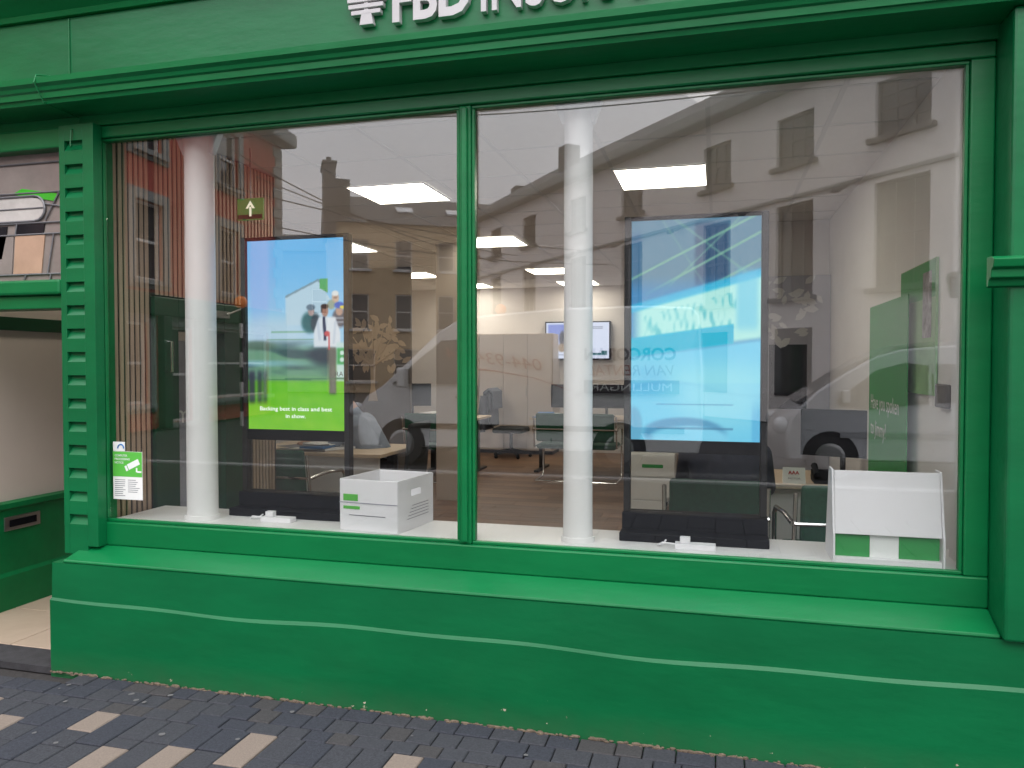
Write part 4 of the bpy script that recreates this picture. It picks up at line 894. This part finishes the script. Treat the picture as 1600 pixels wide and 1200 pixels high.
# ================================================================== THE STREET (seen in the glass)
def facade(name, label, p0, p1, h, wins, m, depth, trim=None, sash='sash', bars=(3, 2), inset=.14, cat='building', surround=None):
    """building from p0 to p1 (seen points x,yv): wall with window openings, reveals, sashes, panes, sills"""
    A = Vector(mv(p0[0], p0[1], 0)); Bp = Vector(mv(p1[0], p1[1], 0)); u = (Bp - A); L = u.length; u.normalize()
    n = Vector((u.y, -u.x, 0))
    if n.dot(Vector((0, 3, 0)) - A) < 0: n = -n
    t = thing(name, label, cat, A)
    P = lambda s, d, z: A + u * s + n * d + Vector((0, 0, z))
    ss = sorted({0, L} | {w[0] for w in wins} | {w[1] for w in wins}); zs = sorted({0, h} | {w[2] for w in wins} | {w[3] for w in wins})
    b = MB()
    for i in range(len(ss)-1):
        for j in range(len(zs)-1):
            cs, cz = (ss[i]+ss[i+1])/2, (zs[j]+zs[j+1])/2
            if any(w[0] < cs < w[1] and w[2] < cz < w[3] for w in wins): continue
            b.poly([P(ss[i], 0, zs[j]), P(ss[i+1], 0, zs[j]), P(ss[i+1], 0, zs[j+1]), P(ss[i], 0, zs[j+1])])
    for (a, c, z0, z1) in [w[:4] for w in wins]:
        for q in ([(a, z0), (a, z1)], [(c, z0), (c, z1)], [(a, z0), (c, z0)], [(a, z1), (c, z1)]):
            b.poly([P(q[0][0], 0, q[0][1]), P(q[1][0], 0, q[1][1]), P(q[1][0], -inset - .02, q[1][1]), P(q[0][0], -inset - .02, q[0][1])])
    for q in ([(0, 0), (0, -depth)], [(L, 0), (L, -depth)], [(0, -depth), (L, -depth)]): b.poly([P(*q[0], 0), P(*q[1], 0), P(*q[1], h), P(*q[0], h)])
    b.poly([P(0, 0, h), P(L, 0, h), P(L, -depth, h), P(0, -depth, h)])
    me_wall = obj('wall', b, m, t)
    for (a, c, z0, z1) in [w[:4] for w in wins]:
        f = MB(); fw_ = .06
        for (x0, x1, q0, q1) in ((a, a+fw_, z0, z1), (c-fw_, c, z0, z1), (a+fw_, c-fw_, z0, z0+fw_), (a+fw_, c-fw_, z1-fw_, z1), (a+fw_, c-fw_, (z0+z1)/2-.03, (z0+z1)/2+.03)):
            f.obox(P((x0+x1)/2, -inset+.02, (q0+q1)/2), u, (0, 0, 1), n, (x1-x0)/2, (q1-q0)/2, .03)
        for k in range(1, bars[0]): xx = a + (c-a)*k/bars[0]; f.obox(P(xx, -inset+.02, (z0+z1)/2), u, (0, 0, 1), n, .014, (z1-z0)/2-.06, .018)
        for k in range(1, bars[1]*2):
            if k != bars[1]: zz = z0 + (z1-z0)*k/(bars[1]*2); f.obox(P((a+c)/2, -inset+.02, zz), u, (0, 0, 1), n, (c-a)/2-.06, .014, .016)
        wo_ = obj('window', f, sash, t)
        obj('pane', MB().obox(P((a+c)/2, -inset-.012, (z0+z1)/2), u, (0, 0, 1), n, (c-a)/2, (z1-z0)/2, .006), 'pane', wo_)
        obj('window_sill', MB().obox(P((a+c)/2, .05, z0-.06), u, (0, 0, 1), n, (c-a)/2+.13, .058, .10), trim or m, wo_, bev=.01)
        if surround:
            sr = MB(); sw_ = .24
            for (x0, x1, q0, q1) in ((a-sw_, a, z0-.2, z1+sw_), (c, c+sw_, z0-.2, z1+sw_), (a, c, z1, z1+sw_), (a, c, z0-.2, z0-.12)): sr.obox(P((x0+x1)/2, .025, (q0+q1)/2), u, (0, 0, 1), n, (x1-x0)/2, (q1-q0)/2, .026)
            obj('surround', sr, surround, wo_)
    return t, P, L, u, n
# white corner building
d = Vector((-.65, .76)).normalized(); p = lambda t_: (3.8 + d.x * t_, 18.1 + d.y * t_)
tw0 = -9.0
wl = []
for (a, c) in ((-6.7, -5.4), (-3.7, -2.4), (-.67, .68), (2.40, 3.62), (5.30, 6.45), (9.46, 10.68), (13.0, 14.2), (17.0, 18.2), (20.4, 21.5)):
    wl += [(a - tw0, c - tw0, 3.18, 5.50), (a - tw0, c - tw0, 6.48, 7.70)]
t, P, L, u, n = facade('town_house', 'long white rendered building with dark sash windows reflected in the right pane', p(tw0), p(22.8), 8.3, wl, 'whiter', 8, trim='stone', sash='dsash')
obj('eaves', MB().obox(P(L/2, .18, 8.47), u, (0, 0, 1), n, L/2 + .2, .16, .30), 'greyt', t, bev=.05)
obj('roof', MB().add([P(-.2, .45, 8.632), P(L+.2, .45, 8.632), P(L+.2, -4, 11.2), P(-.2, -4, 11.2), P(-.2, -8.2, 8.632), P(L+.2, -8.2, 8.632)], [(0, 1, 2, 3), (3, 2, 5, 4), (0, 3, 4), (1, 5, 2), (0, 4, 5, 1)]), 'slate', t)
obj('string_course', MB().obox(P(L/2, .04, 5.66), u, (0, 0, 1), n, L/2, .04, .03), 'greyt', t)
for k in range(11):
    s = 1.2 + k * 3.05
    lk = obj('spotlight', MB().tube([P(s, .05, 5.58), P(s, .22, 5.50), P(s, .40, 5.46)], [.02, .02, .02], 6), 'stone', t); obj('lamp_head', MB().tube([P(s - .10, .42, 5.44), P(s + .10, .42, 5.46)], .06, 8), 'stone', lk)
gw = [(tt - tw0, tt - tw0 + 1.2, .7, 2.4) for tt in (2.4, 5.4, 9.5)]
for (a, c, z0, z1) in gw:
    f = obj('ground_window', MB().obox(P((a+c)/2, .012, (z0+z1)/2), u, (0, 0, 1), n, (c-a)/2, (z1-z0)/2, .012), 'pane', t)
ch_ = obj('chimney', MB().obox(P(L-7, -.9, 9.5), u, (0, 0, 1), n, .35, .75, .3), 'stone', t)
# cream building closing the side street
py0 = Vector((-19.52, 36.19)); dy = Vector((.857, .515)).normalized(); q = lambda s: (py0.x + dy.x*s, py0.y + dy.y*s)
wy = []
for a in (1.2, 3.5, 5.8, 8.1, 10.4): wy += [(a, a + .9, 6.5, 8.05), (a, a + .9, 3.35, 5.2)]
wy += [(1.0, 2.4, .6, 2.3), (3.4, 4.8, .6, 2.3), (6.0, 6.9, .1, 2.3)]
t, P, L, u, n = facade('town_house', 'cream yellow house with slate roof and chimney reflected in the left pane', q(0), q(12.5), 8.9, wy, 'yellow', 7, trim='sash', bars=(1, 1))
obj('roof', MB().add([P(-.1, .25, 8.902), P(L+.1, .25, 8.902), P(L+.1, -3.5, 11.0), P(-.1, -3.5, 11.0), P(-.1, -7.1, 8.902), P(L+.1, -7.1, 8.902)], [(0, 1, 2, 3), (3, 2, 5, 4), (0, 3, 4), (1, 5, 2), (0, 4, 5, 1)]), 'slate', t)
ck = MB(); ck.obox(P(.1, -.6, 9.9), u, (0, 0, 1), n, .30, 1.9, 1.1); ck.obox(P(.75, -1.2, 10.3), u, (0, 0, 1), n, .45, 1.0, .5)
cko = obj('chimney', ck, 'stone', t); obj('chimney_cap', MB().obox(P(.1, -.6, 11.86), u, (0, 0, 1), n, .38, .06, 1.15), 'stone', cko); obj('chimney_pot', MB().tube([P(.1, -.4, 11.92), P(.1, -.4, 12.3)], .14, 10), 'stone', cko)
for s in (4.2, 7.0): obj('skylight', MB().obox(P(s, -1.5, 9.97), u, (n * -1 * .87 + Vector((0, 0, .49))), (n * .49 + Vector((0, 0, .87))), .45, .35, .05), 'lampg', t)
ck2 = obj('chimney', MB().obox(P(L-.7, -3.4, 11.2), u, (0, 0, 1), n, .8, .9, .5), 'stone', t)
# low grey house between red and cream
t, P, L, u, n = facade('town_house', 'low grey house between the red and the cream buildings in the reflection', (-24.5, 36.5), (-18.6, 38.5), 7.6, [(1.0, 1.9, 4.2, 5.6), (3.4, 4.3, 4.2, 5.6)], 'greyt', 6, bars=(1, 1))
obj('roof', MB().add([P(-.1, .2, 7.602), P(L+.1, .2, 7.602), P(L+.1, -3, 9.0), P(-.1, -3, 9.0), P(-.1, -6, 7.602), P(L+.1, -6, 7.602)], [(0, 1, 2, 3), (3, 2, 5, 4), (0, 3, 4), (1, 5, 2), (0, 4, 5, 1)]), 'slate', t)
# red building
dr_ = Vector((-.1136, 1)).normalized(); rq = lambda s: (-12.5 + dr_.x*s, 14.6 + dr_.y*s); s0 = -8.0
wr_ = []
for a in (-7.2, -4.0, -.25, 3.35): wr_ += [(a - s0, a - s0 + 1.05, 3.42, 5.2), (a - s0, a - s0 + 1.05, 6.35, 7.85)]
wr_ += [(.9 - s0, 2.0 - s0, .1, 2.4), (2.5 - s0, 6.2 - s0, .6, 2.45), (-3.6 - s0, .2 - s0, .6, 2.45)]
t, P, L, u, n = facade('town_house', 'red painted corner building with grey stucco window surrounds reflected at the left', rq(s0), rq(7.1), 8.4, wr_, 'redw', 7, trim='greyt', bars=(1, 1), surround='greyt')
sfm = MB()
for (a, c, z0, z1) in ((0, L, 2.62, 3.12), (8.55, 8.88, 0, 2.62), (10.02, 10.46, 0, 2.62), (14.25, L, 0, 2.62)): sfm.obox(P((a+c)/2, .10, (z0+z1)/2), u, (0, 0, 1), n, (c-a)/2, (z1-z0)/2, .085)
obj('green_shopfront', sfm, 'dgreen', t, bev=.02)
obj('eaves', MB().obox(P(L/2, .12, 8.5), u, (0, 0, 1), n, L/2 + .25, .2, .35), 'greyt', t, bev=.08)
qn = MB()
for k in range(16): qn.obox(P(L - (.28 if k % 2 else .2), .02, 3.4 + k*.31), u, (0, 0, 1), n, .28 if k % 2 else .2, .145, .03)
obj('quoins', qn, 'greyt', t)
obj('roof', MB().add([P(-.3, .45, 8.702), P(L+.3, .45, 8.702), P(L-2, -3.5, 11.0), P(-.3, -3.5, 11.0), P(-.3, -7, 8.702), P(L+.3, -7, 8.702)], [(0, 1, 2, 3), (3, 2, 5, 4), (0, 3, 4), (1, 5, 2), (0, 4, 5, 1)]), 'slate', t)

# belisha beacons
for (x, yv, lab) in ((-11.6, 17.0, 'amber globe crossing beacon before the red building in the reflection'), (-5.97, 21.2, 'amber globe crossing beacon right of the mullion in the reflection'), (-20.4, 30.2, 'farthest small amber globe crossing beacon in the reflection')):
    px, pyy, _ = mv(x, yv, 0); t = thing('crossing_beacon', lab, 'beacon', (px, pyy, -.06), 'zebra crossing beacons')
    for k in range(8): obj('pole_band', MB().tube([(px, pyy, -.06 + k*.37), (px, pyy, -.06 + (k+1)*.37)], .045, 12), 'black' if k % 2 else 'whiter', t, smooth=50)
    obj('globe', MB().ball((px, pyy, 3.06), .16, seg=20, rings=14), 'amber', t, smooth=60)
    obj('finial', MB().tube([(px, pyy, 2.9), (px, pyy, 2.95)], .07, 12), 'steel', t)
# overhead cables
cabs = [((-12.9, 18.5, 7.4), (-5.0, 17.5, 3.9), 'upper overhead cable crossing the reflected sky from the red building'), ((-13.1, 20.0, 7.0), (-8.0, 31, 6.0), 'second overhead cable across the reflected sky'), ((-12.9, 17.5, 6.3), (-4.2, 29, 5.75), 'lowest overhead cable in front of the cream house'),
        ((-13.0, 19.2, 5.6), (-3.5, 27, 5.0), 'overhead cable across the upper cream house windows'), ((-12.8, 17.8, 8.0), (3.2, 18.6, 7.9), 'long overhead cable running to the white building')]
for a, c, lab in cabs:
    pts = []
    for k in range(13):
        s = k / 12; pts.append(mv(a[0] + (c[0]-a[0])*s, a[1] + (c[1]-a[1])*s, a[2] + (c[2]-a[2])*s - .35 * 4 * s * (1 - s)))
    tag(obj('overhead_cable', MB().tube(pts, .016, 6), 'cable'), lab, 'cable', 'overhead cables')

# vans (front towards -x, near side facing the shop)
# ---
def van(label, x0, yside, prof, hw_low, hw_top, zbelt, ztop, paint, wheels, zr, glass, tilt, lamp, seams):
    """prof: outline (x,z) going round the side; half width shrinks above the belt line"""
    t = thing('parked_van', label, 'van', (x0, yside - hw_low, -.06))
    def half(z): return hw_low - (hw_low - hw_top) * max(0, (z - zbelt) / (ztop - zbelt)) ** 1.3
    cy = yside - hw_low; b = MB(); N = len(prof)
    W_ = [-1, -.9, -.6, 0, .6, .9, 1]
    for k, q_ in enumerate(W_):
        for (px, pz) in prof:
            sh = (1 - abs(q_)); nose = max(0, (.6 - px) / .6) * (abs(q_) ** 3) * .22
            b.v.append((x0 + px + nose, cy + q_ * half(pz), pz + (.035 * sh * 2 if pz > ztop - .15 else 0)))
    for k in range(len(W_)-1):
        for i in range(N): b.f.append((k*N+i, k*N+(i+1) % N, (k+1)*N+(i+1) % N, (k+1)*N+i))
    b.f.append(tuple(range(N))); b.f.append(tuple((len(W_)-1)*N + i for i in reversed(range(N))))
    body = obj('body', b, paint, t, bev=.03, smooth=40)
    def S(px, pz, o=.006): return (x0 + px, cy + half(pz) + o, pz)
    def patch(name, poly, m, o=.006, par=None):
        f = MB(); n_ = len(poly); f.v = [S(a, c, o) for a, c in poly] + [S(a, c, -.03) for a, c in poly]; f.f = [tuple(range(n_))] + [(i, i+n_, (i+1) % n_+n_, (i+1) % n_) for i in range(n_)]
        return obj(name, f, m, par or t)
    for poly in glass: patch('side_window', poly, 'pane')
    for (wx, r) in wheels:
        for s in (-1, 1):
            yw = cy + s * (hw_low - .10); w_ = obj('wheel', MB().tube([(x0 + wx, yw - s*.12, r - .06), (x0 + wx, yw + s*.09, r - .06), (x0 + wx, yw + s*.105, r - .06)], [r, r, r*.9], 24), 'tyre', t, smooth=40)
            obj('rim', MB().tube([(x0 + wx, yw + s*.1055, r - .06), (x0 + wx, yw + s*.115, r - .06)], [r*.62, r*.5], 20), 'steel', w_)
        a_ = [(wx + (r+.045)*math.cos(k), max(.16, r - .06 + (r+.045)*math.sin(k))) for k in np.linspace(-.1, math.pi + .1, 14)]
        patch('wheel_arch', a_, 'tyre', .004)
    for (a, c) in lamp: 
        for s in (-1, 1): obj('headlight', MB().ball((x0 + a + .03, cy + s * (half(c) - .13), c), .16, (.7, .9, .75), 14, 8), 'lampg', t, smooth=60)
    for sx_ in seams: patch('door_seam', [(sx_, .35), (sx_ + .012, .35), (sx_ + .012, ztop - .35), (sx_, ztop - .35)], 'black', .003)
    patch('side_trim', [(.9, .52), (max(p_[0] for p_ in prof) - .25, .52), (max(p_[0] for p_ in prof) - .25, .60), (.9, .60)], 'black' if paint == 'vanw' else paint, .02)
    patch('door_handle', [(seams[0] - .22, .98), (seams[0] - .06, .98), (seams[0] - .06, 1.02), (seams[0] - .22, 1.02)], 'black', .03)
    return t, S, cy, half
gy = 6.14 - 11.0
prof1 = [(0.05, .22), (0.0, .40), (.02, .62), (.10, .86), (.22, 1.0), (.62, 1.16), (1.05, 1.55), (1.50, 1.98), (1.75, 2.14), (2.2, 2.24), (3.4, 2.32), (4.6, 2.34), (5.3, 2.30), (5.40, 2.2), (5.46, 1.4), (5.46, .45), (5.40, .24)]
t, S1, cy, half = van('white hire van with phone number, reflected across the middle of the window', -5.64, gy, prof1, 1.0, .82, 1.15, 2.3, 'vanw', [(.95, .34), (4.3, .34)], .34,
    [[(.80, 1.20), (1.22, 1.20), (1.95, 1.20), (1.95, 1.88), (1.58, 1.86), (1.25, 1.60)]], 2, [(.10, .78)], [2.06, 3.3])
obj('windscreen', MB().add([(-5.64 + .66, cy - .82, 1.225), (-5.64 + .66, cy + .82, 1.225), (-5.64 + 1.46, cy + .74, 1.985), (-5.64 + 1.46, cy - .74, 1.985), (-5.64 + .70, cy - .82, 1.205), (-5.64 + .70, cy + .82, 1.205), (-5.64 + 1.5, cy + .74, 1.965), (-5.64 + 1.5, cy - .74, 1.965)], [(0, 1, 2, 3), (4, 7, 6, 5), (0, 4, 5, 1), (1, 5, 6, 2), (2, 6, 7, 3), (3, 7, 4, 0)]), 'pane', t)
for s in (-1, 1): obj('wing_mirror', MB().box(-5.64 + .95, -5.64 + 1.08, cy + s*1.02, cy + s*1.22, 1.15, 1.45), 'vanw', t, bev=.03)
def vt(body, px_left, z, m, **k):
    yv = cy + half(z) + .012; return text('van_lettering', body, m, t, (px_left, yv, z), u=(-1, 0, k.pop('sl', 0)), w=(0, 0, 1), depth=.0015, **k)
vt('044-934014', -2.48, 1.40, 'vtext', width=1.5, height=.17, sl=.13, shear=.2)
sw2 = MB(); sw2.tube([(-2.05, cy + half(1.2) + .02, 1.12), (-2.6, cy + half(1.3) + .02, 1.30), (-3.2, cy + half(1.35) + .02, 1.40), (-3.45, cy + half(1.35) + .02, 1.42)], [.004, .010, .014, .02], 6); obj('swoosh', sw2, 'vtext', t)
vt('CORCORAN', -.55, 1.56, 'vtext2', width=1.30, height=.17, bold=.03); vt('VAN RENTAL', -.58, 1.34, 'vtext', width=1.2, height=.15, shear=.2)
obj('lettering_band', MB().box(-1.85, -.5, cy + half(1.1) - .02, cy + half(1.1) + .008, 1.08, 1.27), 'vtext2', t); vt('MULLINGAR', -.60, 1.12, 'whitep', width=1.15, height=.11)
prof2 = [(0.04, .20), (0, .40), (.03, .60), (.10, .76), (.30, .92), (.62, 1.14), (1.0, 1.40), (1.35, 1.60), (1.65, 1.69), (2.2, 1.74), (3.2, 1.76), (4.1, 1.72), (4.25, 1.6), (4.36, 1.0), (4.38, .45), (4.32, .22)]
t, S2, cy2, half2 = van('silver grey small van reflected at the right end of the window', .70, gy, prof2, .90, .74, .95, 1.72, 'vang', [(.78, .31), (3.45, .31)], .31,
    [[(.86, 1.02), (.90, .93), (1.25, .90), (1.96, .99), (1.98, 1.48), (1.70, 1.52), (1.35, 1.42)], [(2.08, 1.0), (2.95, 1.02), (2.92, 1.50), (2.08, 1.50)]], 2, [(.13, .66)], [2.02, 3.05])
X2 = .70
obj('windscreen', MB().add([(X2 + .36, cy2 - .76, .985), (X2 + .36, cy2 + .76, .985), (X2 + 1.30, cy2 + .68, 1.60), (X2 + 1.30, cy2 - .68, 1.60), (X2 + .40, cy2 - .76, .965), (X2 + .40, cy2 + .76, .965), (X2 + 1.34, cy2 + .68, 1.58), (X2 + 1.34, cy2 - .68, 1.58)], [(0, 1, 2, 3), (4, 7, 6, 5), (0, 4, 5, 1), (1, 5, 6, 2), (2, 6, 7, 3), (3, 7, 4, 0)]), 'pane', t)
for s in (-1, 1): obj('wing_mirror', MB().box(X2 + .9, X2 + 1.0, cy2 + s*.92, cy2 + s*1.1, .98, 1.16), 'vang', t, bev=.025)
obj('fuel_flap', MB().box(X2 + 1.98 + 1.3, X2 + 2.15 + 1.3, cy2 + half2(.85), cy2 + half2(.85) + .006, .78, .95), 'vang', t, bev=.003)
